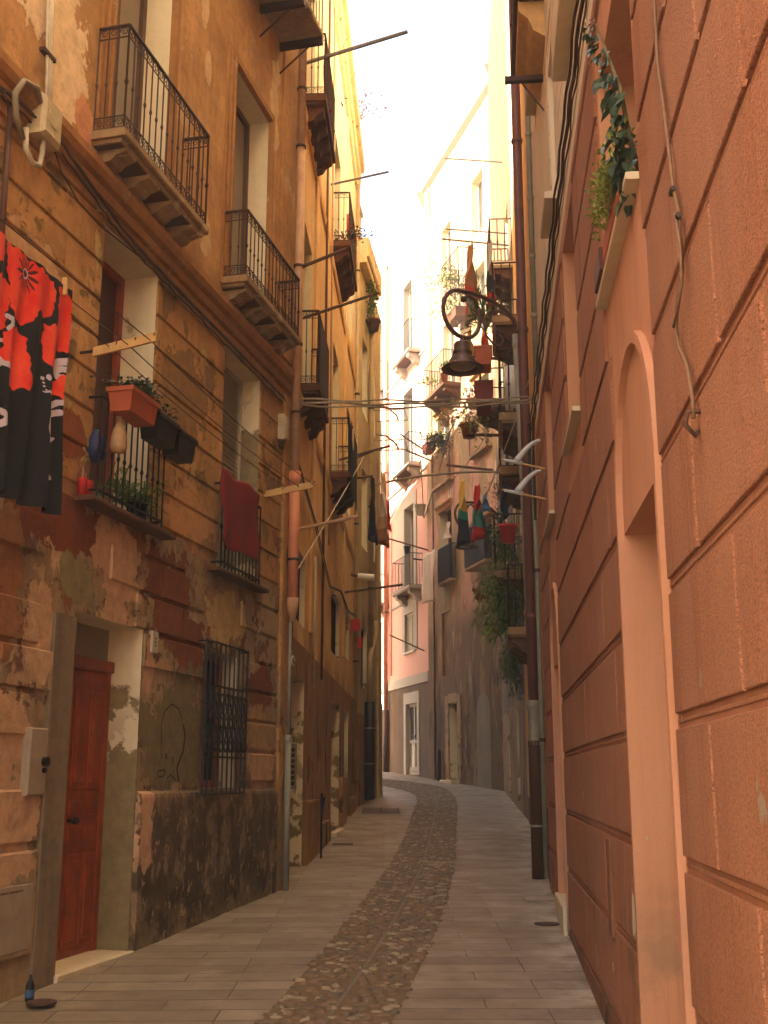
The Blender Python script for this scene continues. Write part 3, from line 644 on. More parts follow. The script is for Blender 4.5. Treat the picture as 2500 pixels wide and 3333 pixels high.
# graffiti doodle on the wall
G = [[(1.61, 2.14), (1.55, 2.03), (1.57, 1.93), (1.57, 1.81), (1.6, 1.75)], [(1.61, 2.14), (1.75, 2.21), (1.89, 2.18), (1.99, 2.1)], [(1.53, 1.65), (1.67, 1.66), (1.65, 1.61), (1.55, 1.6), (1.53, 1.65)], [(1.68, 1.79), (1.66, 1.77), (1.68, 1.75), (1.7, 1.77), (1.68, 1.79)], [(1.81, 1.77), (1.8, 1.74), (1.82, 1.71), (1.84, 1.75), (1.81, 1.77)], [(1.69, 1.5), (1.72, 1.59), (1.78, 1.62), (1.88, 1.58), (1.92, 1.56)], [(1.74, 1.5), (1.76, 1.59)]]
mb = MB()
def strip(pts, wd, o, mi=0):
    for i in range(len(pts) - 1):
        (a, b), (c, d) = pts[i], pts[i + 1]; L = math.hypot(c - a, d - b) or 1; nx, nz = -(d - b) / L * wd, (c - a) / L * wd
        mb.quad(L1.p(a + nx, o, b + nz), L1.p(a - nx, o, b - nz), L1.p(c - nx, o, d - nz), L1.p(c + nx, o, d + nz), mi)
for g in G + [[(2.01, 2.05), (2.06, 1.95), (2.03, 1.82), (1.91, 1.68), (1.96, 1.56)]]:
    mb = MB(); strip(g, .014 if g[0][0] > 2 else .006, .006); mb.build('graffiti_stroke', 'ink', h1)
# house number tile
mb = MB(); mb.box(L1, 1.25, 1.36, .0, .035, 2.60, 2.78, 0, .004); nb_ = mb.build('number_tile', 'enamel', h1)
mb = MB()
for z in (2.72, 2.69, 2.66): mb.box(L1, 1.295, 1.315, .035, .037, z - .008, z + .006)
mb.build('number_mark', 'ink', nb_)

# ---- meter cupboard, letter panel
mb = MB(); mb.box(L1, -1.0, -.36, .0, .03, .52, .93, 0, .006); mc = mb.build('meter_cupboard', 'metalgrey'); tag(mc, 'grey metal meter door set low in the wall at the bottom left edge', 'meter box')
mb = MB(); mb.box(L1, -1.03, -.33, 0, .026, .93, .955); mb.box(L1, -1.03, -.33, 0, .026, .495, .52); mb.box(L1, -1.03, -1.0, 0, .026, .52, .93); mb.box(L1, -.36, -.33, 0, .026, .52, .93); mb.build('frame', 'L1low', mc)
mb = MB()
for i in range(14): mb.box(L1, -.82 + i * .024, -.82 + i * .024 + random.uniform(.010, .017), .03, .0315, .885, .897)
mb.build('lettering', 'ink', mc)
mb = MB(); mb.box(L1, -.57, -.34, .0, .055, 1.48, 1.92, 0, .012); lp = mb.build('letter_panel', 'metalgrey'); tag(lp, 'tall pale grey metal panel with a round lock left of the red door', 'wall panel')
mb = MB(); mb.tube([L1.p(-.385, .055, 1.70), L1.p(-.385, .085, 1.70)], .032, 14); mb.tube([L1.p(-.385, .055, 1.645), L1.p(-.385, .075, 1.645)], .018, 10); mb.build('lock', 'ironblack', lp)
# blue bottle and rusty lid at the wall foot
bp = L1.p(-.62, .2, 0); z = gz(bp.y)
bt = MB().lathe((bp.x, bp.y, z + .004), [(.024, 0), (.028, .01), (.028, .09), (.016, .12), (.010, .13), (.010, .155)], 14).build('bottle', 'blackplastic', smooth=True); tag(bt, 'small dark bottle with a blue label standing at the foot of the left wall', 'bottle')
MB().lathe((bp.x, bp.y, z + .03), [(.0288, 0), (.0288, .045)], 14).build('label', simple('label_blue', '#3a5674', .6), bt)
tag(MB().lathe((bp.x + .09, bp.y - .05, z + .002), [(.09, 0), (.09, .012), (.075, .016)], 18).build('pot_lid', 'grate'), 'flat rusty round lid lying beside the blue-labelled bottle', 'lid')

# ================================================================== L2 : ochre house
h2 = thing('house', 'tall ochre-yellow house behind the salmon downpipe, with reed-screened balconies', 'house', L2.p(0, 0, .44))
ops2 = [(.62, 2.0, .42, 2.80, .3), (.65, 1.9, 3.5, 4.4, .08), (6.3, 8.0, .72, 2.9, .4), (6.0, 7.8, 3.67, 4.72, .08), (9.2, 10.3, 1.45, 2.9, .15),
        (1.15, 2.15, 6.5, 8.95, .25), (5.85, 7.1, 6.62, 9.1, .25), (1.1, 2.1, 10.65, 13.1, .25), (5.8, 7.1, 10.8, 13.2, .25), (9.3, 10.4, 6.9, 9.1, .25), (9.3, 10.4, 10.9, 13.1, .25), (9.4, 10.3, 3.9, 4.9, .1)]
mb = facade(MB(), L2, .0, 12.1, -.4, 15.9, ops2, mz=[(3.25, 2)])
mb.build('wall', ['L2', 'reveal', 'L2low'], h2)
for (a, b, o) in ((2.45, 2.85, .035), (4.2, 4.6, .03), (8.5, 8.85, .035), (11.6, 12.1, .05)):
    mb = MB(); mb.box(L2, a, b, 0, o, 3.4 + a * .05, 15.5, 0, .008); mb.build('pilaster', 'L2', h2)
for a, b, z in ((2.05, 3.6, 1.3), (3.6, 5.6, .95), (8.1, 9.1, 1.6), (10.4, 12.0, 1.2)):
    mb = MB(); mb.box(L2, a, b, 0, .07, -.2, z, 0, .02); mb.build('plinth', 'L2low', h2)
mb = MB(); mb.profile(L2, -.02, 12.15, [(0, 15.2), (.05, 15.25), (.05, 15.6), (.09, 15.65), (.1, 15.95), (.17, 16.0), (.19, 16.15), (0, 16.2)]); mb.build('cornice', 'cornice', h2)
for z in (6.35, 10.4):
    mb = MB(); mb.profile(L2, .0, 12.1, [(0, z - .12), (.03, z - .1), (.05, z), (.0, z + .03)]); mb.build('string_course', 'L2', h2)
window_(h2, L2, ops2[1], 'louvre', 'shutter', 'louvredark', 'louvredark'); window_(h2, L2, ops2[3], 'louvre', 'shutter', 'louvredark', 'louvredark'); window_(h2, L2, ops2[11], 'louvre', 'shutter', 'louvredark', 'louvredark')
for k in (5, 6, 7, 8, 9, 10): window_(h2, L2, ops2[k], 'glass', 'window', 'offwhite', 'glass')
panel_door(h2, L2, ops2[0], 'offwhite', (.05, .38, .45, .92)); panel_door(h2, L2, ops2[2], 'woodpale', (.05, .38, .45, .92))
window_(h2, L2, ops2[4], 'louvre', 'window', 'ironblack', 'darkin')
mb = MB(); mb.box(L2, 6.2, 8.2, -.3, .12, .62, .72, 0, .01); mb.build('step', 'stonepale', h2)
# entry phone panel on the first doorway's far jamb (real recess, mounted on the jamb)
mb = MB(); 
def jbox(mb, u, o0, o1, z0, z1, t=.012): mb.box(L2, u - t, u, o0, o1, z0, z1, 0, .002)
jbox(mb, 1.998, -.24, -.08, 1.45, 2.02); ip = mb.build('entry_phone', 'greypanel', h2)
mb = MB()
for i in range(7):
    for j in (0, 1): jbox(mb, 1.985, -.225 + j * .07, -.175 + j * .07, 1.5 + i * .07, 1.545 + i * .07, .006)
mb.build('button', 'louvredark', ip)
balcony(h2, L2, .85, 2.5, .3, 10.7, .95, .1, 4, 13, 'stonedark', 'stonedark', label='brown stone balcony high up with a red hose looped on it', ch=.2)
balcony(h2, L2, 5.5, 7.45, .32, 10.85, .95, .1, 4, 13, 'stonedark', 'stonedark', label='brown stone balcony with flowers, farther along the ochre house', ch=.2)
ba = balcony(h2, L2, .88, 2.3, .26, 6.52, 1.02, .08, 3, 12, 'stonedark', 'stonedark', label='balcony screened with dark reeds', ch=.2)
mb = MB()
for i in range(60):
    u = lerp(1.0, 2.26, i / 59); mb.tube([L2.p(u, .245, 6.55), L2.p(u + random.uniform(-.004, .004), .245, 7.5 + random.uniform(-.03, .02))], .011, 4)
mb.build('reed_screen', 'bamboo', ba)
ba = balcony(h2, L2, 5.45, 7.2, .34, 6.6, .95, .1, 4, 12, 'stonedark', 'stonedark', label='balcony wrapped in black cloth with a coiled hose', ch=.2)
mb = MB()
for i in range(14): 
    u = lerp(5.6, 7.2, i / 14); v = lerp(5.6, 7.2, (i + 1) / 14); mb.quad(L2.p(u, .345 + .012 * (i % 2), 6.3 + .06 * math.sin(i)), L2.p(v, .345 + .012 * ((i + 1) % 2), 6.3 + .06 * math.sin(i + 1)), L2.p(v, .345 + .012 * ((i + 1) % 2), 7.54), L2.p(u, .345 + .012 * (i % 2), 7.54))
mb.build('cloth_screen', 'c_black', ba)
# ================================================================== L3 : straw coloured narrow house
h3 = thing('house', 'narrow straw-coloured house where the left side ends in a leaning buttress', 'house', L3.p(0, 0, .9))
ops3 = [(1.0, 1.9, 3.6, 5.0, .1), (1.0, 1.9, 6.9, 8.8, .2), (1.0, 1.9, 10.2, 12.1, .2), (2.6, 3.3, 6.9, 8.8, .2), (2.6, 3.3, 10.2, 12.1, .2)]
mb = facade(MB(), L3, 0, 4.33, -.2, 14.0, ops3, thick=4, mz=[(3.0, 2)]); mb.build('wall', ['L3', 'reveal', 'L2low'], h3)
for o in ops3: window_(h3, L3, o, 'glass' if o[2] > 5 else 'louvre', 'window', 'offwhite' if o[2] > 5 else 'louvredark', 'glass' if o[2] > 5 else 'louvredark')
mb = MB(); mb.box(L3, .3, 2.6, -.5, .20, 13.75, 13.9, 0, .02); mb.box(L3, .3, 2.7, -.5, .26, 13.9, 14.4, 0, .03); mb.build('roof_overhang', 'cornice', h3)
mb = MB(); mb.box(L3, .5, 1.0, -.5, -.05, 13.9, 15.3); mb.box(L3, .45, 1.05, -.55, .0, 15.3, 15.45, 0, .02); mb.build('chimney', 'greytrim', h3)
mb = MB(); A = [L3.p(u, o, .7) for u, o in ((3.7, -.3), (3.7, .07), (4.36, .07), (4.36, -.3))]; B = [L3.p(u, o, 6.6) for u, o in ((3.7, -.3), (3.7, .015), (4.34, .015), (4.34, -.3))]
mb.add(A + B, [(0, 1, 5, 4), (1, 2, 6, 5), (2, 3, 7, 6), (3, 0, 4, 7), (4, 5, 6, 7)]); mb.build('buttress', 'L3', h3)
L4 = W((-.12, 29.5), (-5.5, 41), True)
h9 = thing('house', 'ochre house round the bend, hidden behind the buttressed corner', 'house', L4.p(1, 0, 1.2))
facade(MB(), L4, .6, 12.5, 0, 16.3, [], thick=3).build('wall', ['L3', 'reveal', 'L2low'], h9)
# ================================================================== PK : pink house
h4 = thing('house', 'pink plastered house with grey window surrounds closing the end of the street', 'house', PK.p(2, 0, 1.6))
cols = [(1.56, 2.70), (5.75, 6.95)]
ops4 = [(a, b, z, z + 3.05, .22) for a, b in cols for z in (8.0, 12.35, 16.6)] + [(1.57, 2.70, 5.85, 7.2, .06), (5.75, 6.95, 4.95, 7.35, .2), (1.32, 2.62, 1.68, 4.06, .12), (5.6, 6.75, 1.85, 4.25, .5)]
mb = facade(MB(), PK, 0, 9, .5, 22.1, ops4, thick=4, mz=[(4.67, 2)], reveal=3); mb.build('wall', ['PK', 'reveal', 'PKlow', 'greytrim'], h4)
for o in ops4:
    mg = .33 if o[2] > 5 else .26
    mb = MB(); z0 = o[2]; zt = o[3] + .42 if o[2] > 5 else o[3] + .38
    mb.box(PK, o[0] - mg, o[0], 0, .035, z0, zt, 0, .006); mb.box(PK, o[1], o[1] + mg, 0, .035, z0, zt, 0, .006); mb.box(PK, o[0], o[1], 0, .034, o[3], zt - .002, 0, .006)
    nm = mb.build('window_surround', 'white' if (o[0] > 5 and o[2] < 3) else 'greytrim', h4)
for o in ops4[:6]: window_(h4, PK, o, 'glass', 'window', 'offwhite', 'glass')
window_(h4, PK, ops4[6], 'louvre', 'shutter', 'louvre', 'louvre'); window_(h4, PK, ops4[7], 'glass', 'window', 'shutterbrown', 'glass')
mb = MB(); mb.box(PK, 1.5, 2.8, 0, .09, 5.79, 5.85, 0, .01); mb.build('sill', 'offwhite', h4)
o = ops4[8]; mb = MB(); mb.box(PK, o[0], o[1], -.17, -.14, o[2], o[3]); d4 = mb.build('door', 'offwhite', h4); d4['label'] = 'grey glazed double door with a pale frame'
mb = MB(); mid_ = (o[0] + o[1]) / 2
for a, b in ((o[0], o[0] + .1), (mid_ - .06, mid_ + .06), (o[1] - .1, o[1])): mb.box(PK, a, b, -.14, -.09, o[2], o[3])
for a, b in ((o[3] - .1, o[3]), (2.72, 2.84), (o[2], o[2] + .12)): mb.box(PK, o[0] + .1, o[1] - .1, -.14, -.091, a, b)
mb.box(PK, o[0] + .12, o[1] - .12, -.14, -.07, o[2] + .1, o[2] + .26, 0, .02)
mb.build('frame', 'greytrim', d4)
mb = MB(); mb.box(PK, o[0] + .1, mid_ - .06, -.14, -.13, 2.84, o[3] - .1); mb.box(PK, mid_ + .06, o[1] - .1, -.14, -.13, 2.84, o[3] - .1); mb.build('pane', 'darkin', d4)
mb = MB(); mb.tube([PK.p(mid_ - .28, -.08, 3.02), PK.p(mid_, -.07, 2.94), PK.p(mid_ + .28, -.08, 3.02)], .02, 5); mb.build('handle', 'ironblack', d4)
o = ops4[9]; mb = MB(); mb.box(PK, o[0], o[1], -.52, -.5, o[2], o[3]); mb.build('door', 'darkin', h4)
mb = MB(); mb.box(PK, 0, 9, 0, .05, 4.67, 5.0, 0, .01); mb.build('stone_band', 'greytrim', h4)
for z in (7.68, 12.0, 16.3): mb = MB(); mb.profile(PK, 0, 9, [(0, z - .1), (.05, z - .06), (.06, z), (0, z + .03)]); mb.build('string_course', 'greytrim', h4)
mb = MB(); mb.profile(PK, -.1, 9, [(0, 21.5), (.15, 21.7), (.3, 22), (.35, 22.2), (0, 22.3)]); mb.build('cornice', 'greytrim', h4)
lb = {(0, 0): 'balcony with a small pot hanging from its rail', (0, 1): 'middle balcony of the right-hand bay', (1, 0): 'lower balcony of the left-hand bay', (1, 1): 'middle balcony of the left-hand bay'}
for i, (a, b) in enumerate(((.62, 2.80), (4.95, 7.3))):
    for j, z in enumerate((7.96, 12.28, 16.5)): balcony(h4, PK, a, b, .48, z, 1.1, .09, 2, 15, 'greytrim', 'greytrim', 'plain', 'ironblack', False, .3, .3, lb.get((i, j)), r=.01, side=4)
# ================================================================== BR : peeling house in the bend
h5 = thing('house', 'peeling beige and rose house in the bend between pink house and plants', 'house', BR.p(3, 0, 1.4))
ops5 = [(3.5, 4.6, 13.8, 16.3, .25), (4.05, 5.3, 10.9, 13.3, .25), (.45, 1.65, 11.0, 13.3, .25), (4.0, 5.2, 7.65, 10.1, .3), (.5, 1.8, 7.55, 8.85, .3), (3.62, 4.45, 1.5, 3.8, .3), (.6, 1.7, 14.6, 16.9, .25), (3.7, 4.6, 17.8, 19.8, .2), (.6, 1.6, 18, 20, .2), (4.3, 5.1, 4.7, 6.7, .08, 0)]
mb = facade(MB(), BR, -.6, 6.42, .3, 22.6, ops5, thick=4, ); mb.build('wall', ['BR', 'reveal', 'PKlow'], h5)
for o in ops5[:5] + ops5[6:9]: window_(h5, BR, o, 'glass', 'window', 'offwhite' if o[2] > 10 else 'shutterbrown', 'glass' if o[2] > 10 else 'darkin')
mb = MB(); mb.box(BR, 4.3, 5.1, -.1, -.07, 4.7, 6.7); mb.build('blocked_window', 'BR', h5)
panel_door(h5, BR, ops5[5], 'wooddark', (.06, .4, .48, .92), handle=False)
mb = MB(); mb.box(BR, 4.45, 4.75, 0, .05, 1.4, 4.05, 0, .02); mb.box(BR, 3.35, 3.62, 0, .05, 1.4, 4.05, 0, .02); mb.box(BR, 3.62, 4.45, 0, .05, 3.8, 4.1, 0, .02); mb.build('door_surround', 'L1low', h5)
mb = MB(); mb.box(BR, 3.5, 4.6, 0, .3, .9, 1.52, 0, .02); mb.build('step', 'stonepale', h5)
mb = MB(); mb.box(BR, 5.85, 6.40, 0, .05, .5, 22.2, 0, .01); mb.build('pilaster', 'BR', h5)
mb = MB()
P = [BR.p(2.0 - .55 + .55 * math.cos(t), .012, 3.4 + .55 * math.sin(t)) for t in [k / 12 * math.pi for k in range(13)]]
mb.add([BR.p(2.0, .012, 1.0)] + P + [BR.p(.9, .012, 1.0)], [tuple(range(15))]); mb.build('blocked_arch', plaster('arch_infill', '#8b8068', '#5c4f3c', [], streak=.4, seed=41), h5)
for a, b, z in ((4.0, 5.45, 13.42), (.3, 1.8, 13.42), (3.9, 5.35, 10.17), (.35, 1.9, 8.95)):
    mb = MB(); mb.profile(BR, a, b, [(0, z - .16), (.04, z - .16), (.06, z - .05), (.14, z), (.14, z + .05), (0, z + .08)]); mb.build('lintel_moulding', 'L1mould', h5)
mb = MB(); mb.profile(BR, -.6, 6.42, [(0, 22.2), (.15, 22.3), (.3, 22.6), (.32, 22.8), (0, 22.85)]); mb.build('cornice', 'greytrim', h5)
balcony(h5, BR, 2.9, 5.0, .6, 13.75, 1.1, .1, 3, 15, 'stonedark', 'stonedark', 'plain', 'iron', False, .2, .25, 'deep balcony with terracotta pots', r=.012, side=6)
for (a, b, o, z, zt, lab) in ((3.68, 5.55, .17, 10.88, 12.05, 'rail with two potted plants'), (.25, 1.85, .17, 11.0, 12.15, 'rail with a hanging red pot'), (3.62, 4.85, .2, 7.62, 8.72, 'dark reed-screened rail'), (.0, 1.75, .4, 7.55, 8.75, 'dark screened rail above the plants')):
    sb = MB().box(BR, a, b, 0, o, z - .08, z, 0, .01).build('balcony', 'stone', h5); sb['label'] = lab
    railing(sb, BR, a + .03, b - .03, o - .02, z, zt, 17, 'plain', 'ironblack' if z < 9 else 'palepipe', bands=False, r=.014)
    if z < 9:
        mb = MB()
        for i in range(40):
            u = lerp(a + .05, b - .05, i / 39); mb.tube([BR.p(u, o - .0, z + .02), BR.p(u, o + .0, zt - .08 + random.uniform(-.05, .03))], .022, 4)
        mb.build('reed_screen', 'louvredark', sb)
# ================================================================== right side, R4 and R2
h6 = thing('house', 'umber house on the right, half hidden by hanging plants, with small dark balconies', 'house', R4.p(2, 0, .9))
ops6 = [(1.2, 2.2, 6.3, 8.4, .2), (4.3, 5.3, 6.3, 8.4, .2), (4.3, 5.3, 9.8, 11.9, .2), (1.2, 2.2, 12.3, 14.4, .2), (2.0, 2.9, 1.1, 3.1, .2), (5.5, 6.4, 1.2, 3.2, .2)]
facade(MB(), R4, 0, 8.81, 0, 23, ops6, thick=3, mz=[(3.2, 2)]).build('wall', ['R4', 'reveal', 'L2low'], h6)
for o in ops6: window_(h6, R4, o, 'louvre', 'shutter', 'louvredark', 'louvredark')
balcony(h6, R4, .0, 1.5, .5, 12.35, 1.0, .1, 3, 9, 'stonepale', 'stonedark', 'spindle', 'iron', False, .18, .2, 'upper balcony seen past the brown downpipe', r=.012)
balcony(h6, R4, .3, 1.6, .75, 9.35, .7, .12, 2, 8, 'stone', 'stonedark', 'plain', 'iron', False, .18, .2, r=.012)
h7 = thing('house', 'golden-yellow house seen between the downpipes, right behind the apricot house', 'house', R2.p(1, 0, .45))
ops7 = [(3.0, 3.9, 2.3, 3.6, .15), (3.6, 4.6, 6.95, 9.1, .2), (6.4, 7.4, 6.95, 9.1, .2), (6.2, 7.2, 10, 12.2, .2), (3.0, 4.0, 10.2, 12.4, .2), (5.4, 6.3, .75, 2.9, .2), (1.3, 2.1, .5, 2.6, .15)]
facade(MB(), R2, 0, 9.63, -.2, 23, ops7, thick=3, mz=[(1.25, 2)]).build('wall', ['R2', 'reveal', 'R1plinth'], h7)
for o in ops7: window_(h7, R2, o, 'louvre', 'shutter', 'louvredark', 'wooddark')
for (a, b, o, z, n, lab) in ((3.35, 4.85, .42, 6.9, 3, 'lower balcony beside the grey pipes'), (6.3, 8.0, .42, 6.88, 3, 'lower balcony with a plank floor, second from the lamp'), (5.6, 7.25, .48, 9.4, 3, 'balcony behind the lamp, with a terracotta trough'), (5.0, 6.9, .35, 3.9, 4, 'low balcony under the hanging plants'), (6.6, 8.6, .55, 5.1, 4, 'balcony overgrown with hanging plants')):
    balcony(h7, R2, a, b, o, z, 1.0, .12, n, 9, 'stone', 'stonedark', 'spindle', 'iron', False, .2, .22, lab, r=.012)
mb = MB(); mb.profile(R2, 0, 9.6, [(0, 22.6), (.2, 22.8), (.3, 23), (0, 23.1)]); mb.build('cornice', 'stonepale', h7)

# ================================================================== R1 : apricot roughcast house, cream above
h8 = thing('house', 'apricot roughcast house with cream boarding above, filling the right of the view', 'house', R1.p(0, 0, .24))
dA = (-3.0, -1.86, -.2, 2.68, .62); dB = (2.95, 4.0, .55, 2.62, .5)
wA = (-2.89, -1.66, 3.93, 5.12, .5); wB = (.02, 1.05, 3.93, 5.5, .42); wC = (2.95, 3.95, 3.93, 5.4, .4)
cw_ = [(-1.0, -.05, 6.36, 8.3, .2, 2), (1.35, 1.9, 6.15, 7.6, .15, 2), (3.2, 3.9, 8.6, 10.4, .2, 2)]
ops8 = [dA, dB, wA, wB, wC]
ZC = 5.66
mb = facade(MB(), R1, -10, 5.85, -.4, 20.5, ops8 + cw_, thick=3.5, mz=[(ZC, 0), (99, 2)], reveal=1)
PT = .457; Z0 = .41
def cut8(a, b): 
    r = [(o[0] - .09, o[1] + .09) for o in ops8 if o[2] < b - .03 and o[3] > a + .03]
    if b > 2.72 and a < 3.2: r += [(-3.05, -1.72), (2.9, 4.1)]
    return r
blocks(mb, R1, -10, 5.82, Z0, ZC - .1, PT, cut8, .052, .015, .92, None, 3, .003, .001, 5, .03, 3)
blocks(mb, R1, -10, 5.82, -.2, Z0, .61, cut8, .052, .015, .92, None, 4, .003, 0, 5, .03, 3)
# cream boarding
blocks(mb, R1, -10, 5.82, ZC + .12, 20, .26, lambda a, b: [(o[0] - .05, o[1] + .05) for o in cw_ if o[2] < b and o[3] > a], .02, .007, 1.3, None, 2, .003)
mb.build('wall', ['R1s', 'R1s', 'cream', 'R1', 'R1plinth', 'R1groove'], h8)
for o in (wA, wB, wC): window_(h8, R1, o, 'glass', 'window', 'shutterbrown', 'glass')
for o in (dA, dB): panel_door(h8, R1, o, 'R1s', (.05, .4, .46, .92), handle=False)
for o in cw_: window_(h8, R1, o, 'louvre', 'shutter', 'louvre', 'louvre')
for o, out in ((wA, .055), (wB, .06), (wC, .06)):
    mb = MB(); mb.box(R1, o[0] - .0, o[1] + .06, -.3, out, o[2] - .03, o[2] + .002, 0, .004); s_ = mb.build('sill', 'stonepale', h8)
for o in cw_: mb = MB(); mb.box(R1, o[0] - .08, o[1] + .08, 0, .11, o[2] - .06, o[2], 0, .01); mb.build('sill', 'stonepale', h8)
# arched hoods over the doorways
for o in (dA, dB):
    c = (o[0] + o[1]) / 2; r = (o[1] - o[0]) / 2 + .0; zs = 2.78; mb = MB()
    A = [(c + r * math.cos(t), zs + r * math.sin(t)) for t in [k / 20 * math.pi for k in range(21)]]; r2 = r + .05
    B = [(c + r2 * math.cos(t), zs + r2 * math.sin(t)) for t in [k / 20 * math.pi for k in range(21)]]
    for i in range(20):
        for q0, q1, oo in ((A, B, .03),):
            mb.quad(R1.p(A[i][0], oo, A[i][1]), R1.p(A[i + 1][0], oo, A[i + 1][1]), R1.p(B[i + 1][0], oo, B[i + 1][1]), R1.p(B[i][0], oo, B[i][1]))
            mb.quad(R1.p(A[i][0], 0, A[i][1]), R1.p(A[i + 1][0], 0, A[i + 1][1]), R1.p(A[i + 1][0], oo, A[i + 1][1]), R1.p(A[i][0], oo, A[i][1]))
            mb.quad(R1.p(B[i][0], 0, B[i][1]), R1.p(B[i + 1][0], 0, B[i + 1][1]), R1.p(B[i + 1][0], oo, B[i + 1][1]), R1.p(B[i][0], oo, B[i][1]))
    mb.box(R1, o[0] - .05, o[0] - .002, 0, .029, .0, zs); mb.box(R1, o[1] + .002, o[1] + .05, 0, .029, .0, zs)
    mb.build('door_hood', 'R1s', h8)
mb = MB(); mb.box(R1, 2.9, 4.1, -.3, .06, .3, .56, 0, .01); mb.build('step', 'stonepale', h8)
mb = MB(); mb.box(R1, -.80, -.66, .0, .031, .80, 1.28, 0, .003); mb.build('utility_flap', 'R1plinth', h8)
balcony(h8, R1, 1.75, 3.1, .28, 8.55, 1.0, .12, 4, 8, 'stonedark', 'woodpale', 'spindle', 'iron', False, .3, .3, 'wooden-bracketed balcony high on the cream boarding', r=.012)
# chipped plaster spots
mb = MB()
def chip(W_, cu, cz, ru, rz, o, seed, mi=0):
    rr = random.Random(seed); P = [W_.p(cu + math.cos(t) * ru * rr.uniform(.55, 1.1), o, cz + math.sin(t) * rz * rr.uniform(.55, 1.1)) for t in [k / 16 * 2 * math.pi for k in range(16)]]
    mb.add([W_.p(cu, o, cz)] + P, [(0, i + 1, (i + 1) % 16 + 1) for i in range(16)], mi)
chip(R1, -1.79, 1.02, .07, .12, .032, 3); chip(R1, 2.93, 2.05, .06, .18, .057, 5); chip(R1, -.78, .66, .03, .03, .03, 9)
mb.build('chipped_plaster', 'stonepale', h8)

# ================================================================== PIPES
def pipe(name, pts, r, mat, label, cat='downpipe', collars=(), rr=None, n=12, group=None, parts=()):
    o = MB().tube(pts, r, n).build(name, mat, None, True); tag(o, label, cat, group)
    for z in collars:
        a = [p for p in pts if p.z <= z]; b = [p for p in pts if p.z > z]
        if not a or not b: continue
        A, B = max(a, key=lambda p: p.z), min(b, key=lambda p: p.z); t = (z - A.z) / (B.z - A.z); q = A.lerp(B, t)
        MB().tube([q - Vector((0, 0, .02)), q + Vector((0, 0, .02))], r * 1.28 if not isinstance(r, list) else max(r) * 1.25, n).build('collar', rr or 'iron', o, False)
    return o
def lp_(W_, u, o, z): return W_.p(u, o, z)
dpt = thing('downpipe', 'salmon and cream downpipe on the corner between brown and ochre houses', 'downpipe', L1.p(4.66, .12, 2.9))
MB().tube([L1.p(4.66, .12, z) for z in (4.98, 9.2)], .050, 14).build('pipe_length', 'palepipe', dpt, True)
MB().tube([L1.p(4.66, .12, z) for z in (9.2, 16.0)], .052, 14).build('pipe_length', 'palepipe', dpt, True)
MB().tube([L1.p(4.66, .12, z) for z in (3.55, 4.95)], .062, 14).build('pipe_length', 'salmonpipe', dpt, True)
MB().tube([L1.p(4.66, .12, z) for z in (4.86, 5.03)], .072, 14).build('socket', 'salmonpipe', dpt, True)
MB().tube([L1.p(4.66, .12, 3.3), L1.p(4.66, .12, 3.42), L1.p(4.66, .12, 3.56)], [.03, .06, .068], 14).build('reducer', 'palepipe', dpt, True)
for z in (4.0, 5.75, 6.6, 7.6, 9.2, 10.0): MB().tube([L1.p(4.66, .12, z - .014), L1.p(4.66, .12, z + .014)], .064 if z > 5 else .068, 12).build('clamp', 'iron', dpt)
gpp = pipe('service_pipe', [L1.p(4.66, .10, z) for z in (.42, 2.05)], .036, 'greypipe', 'pale grey pipe rising from the pavement below the salmon downpipe', 'pipe', (2.0,), 'greypipe')
MB().tube([L1.p(4.66, .10, 2.05), L1.p(4.66, .10, 3.3)], .017, 8).build('pipe_length', 'greypipe', gpp, True)
MB().tube([L1.p(4.66 + .05 * math.cos(a), .14, 2.86 + .05 * math.sin(a)) for a in [k / 10 * 5.2 for k in range(11)]], .01, 6).build('hook', 'conduit', gpp)
pipe('conduit', [L1.p(4.86, .05, z) for z in (3.0, 15.5)], .014, 'woodrod', 'thin rusty conduit just left of the cream downpipe', 'conduit')
pipe('conduit', [L2.p(2.65, .06, z) for z in (2.8, 4.6)] , .016, 'conduit', 'short pale vertical conduit on the ochre house beside its doorway', 'conduit')
pipe('downpipe', [L3.p(1.75, .12, z) for z in (4.6, 14.3)], .06, 'beigepipe', 'straw-coloured downpipe beside the leaning buttress', 'downpipe', (6, 8, 10.5, 12.5))
o = pipe('downpipe', [L3.p(2.5, .14, 5.3), L3.p(2.45, .16, 4.95), L3.p(1.8, .14, 4.55), L3.p(1.6, .12, 4.3), L3.p(1.6, .12, 3.3)], .065, 'beigepipe', 'cranked lower end of the straw downpipe above the black casing', 'downpipe')
MB().tube([L3.p(1.6, .12, z) for z in (1.1, 3.3)], .12, 12).build('casing', 'ironblack', o, True)
for z in (1.9, 2.7): MB().tube([L3.p(1.6, .12, z - .015), L3.p(1.6, .12, z + .015)], .125, 12).build('clamp', 'greypipe', o)
o = pipe('downpipe', [PK.p(4.9, .12, z) for z in (4.0, 21.6)], .085, 'pinkpipe', 'pink downpipe between the two bays of the pink house', 'downpipe', (7.6, 10.2, 13, 16))
MB().tube([PK.p(4.9, .12, z) for z in (1.75, 4.0)], .11, 12).build('casing', 'rustpipe', o, True)
pipe('conduit', [PK.p(4.35, .06, z) for z in (5.2, 10.9)], .03, 'pinkpipe', 'thin pink conduit just right of the pink downpipe', 'conduit')
pipe('conduit', [BR.p(5.75, .05, z) for z in (1.6, 12)], .02, 'cable', 'thin dark conduit on the seam of pink and peeling houses', 'conduit')
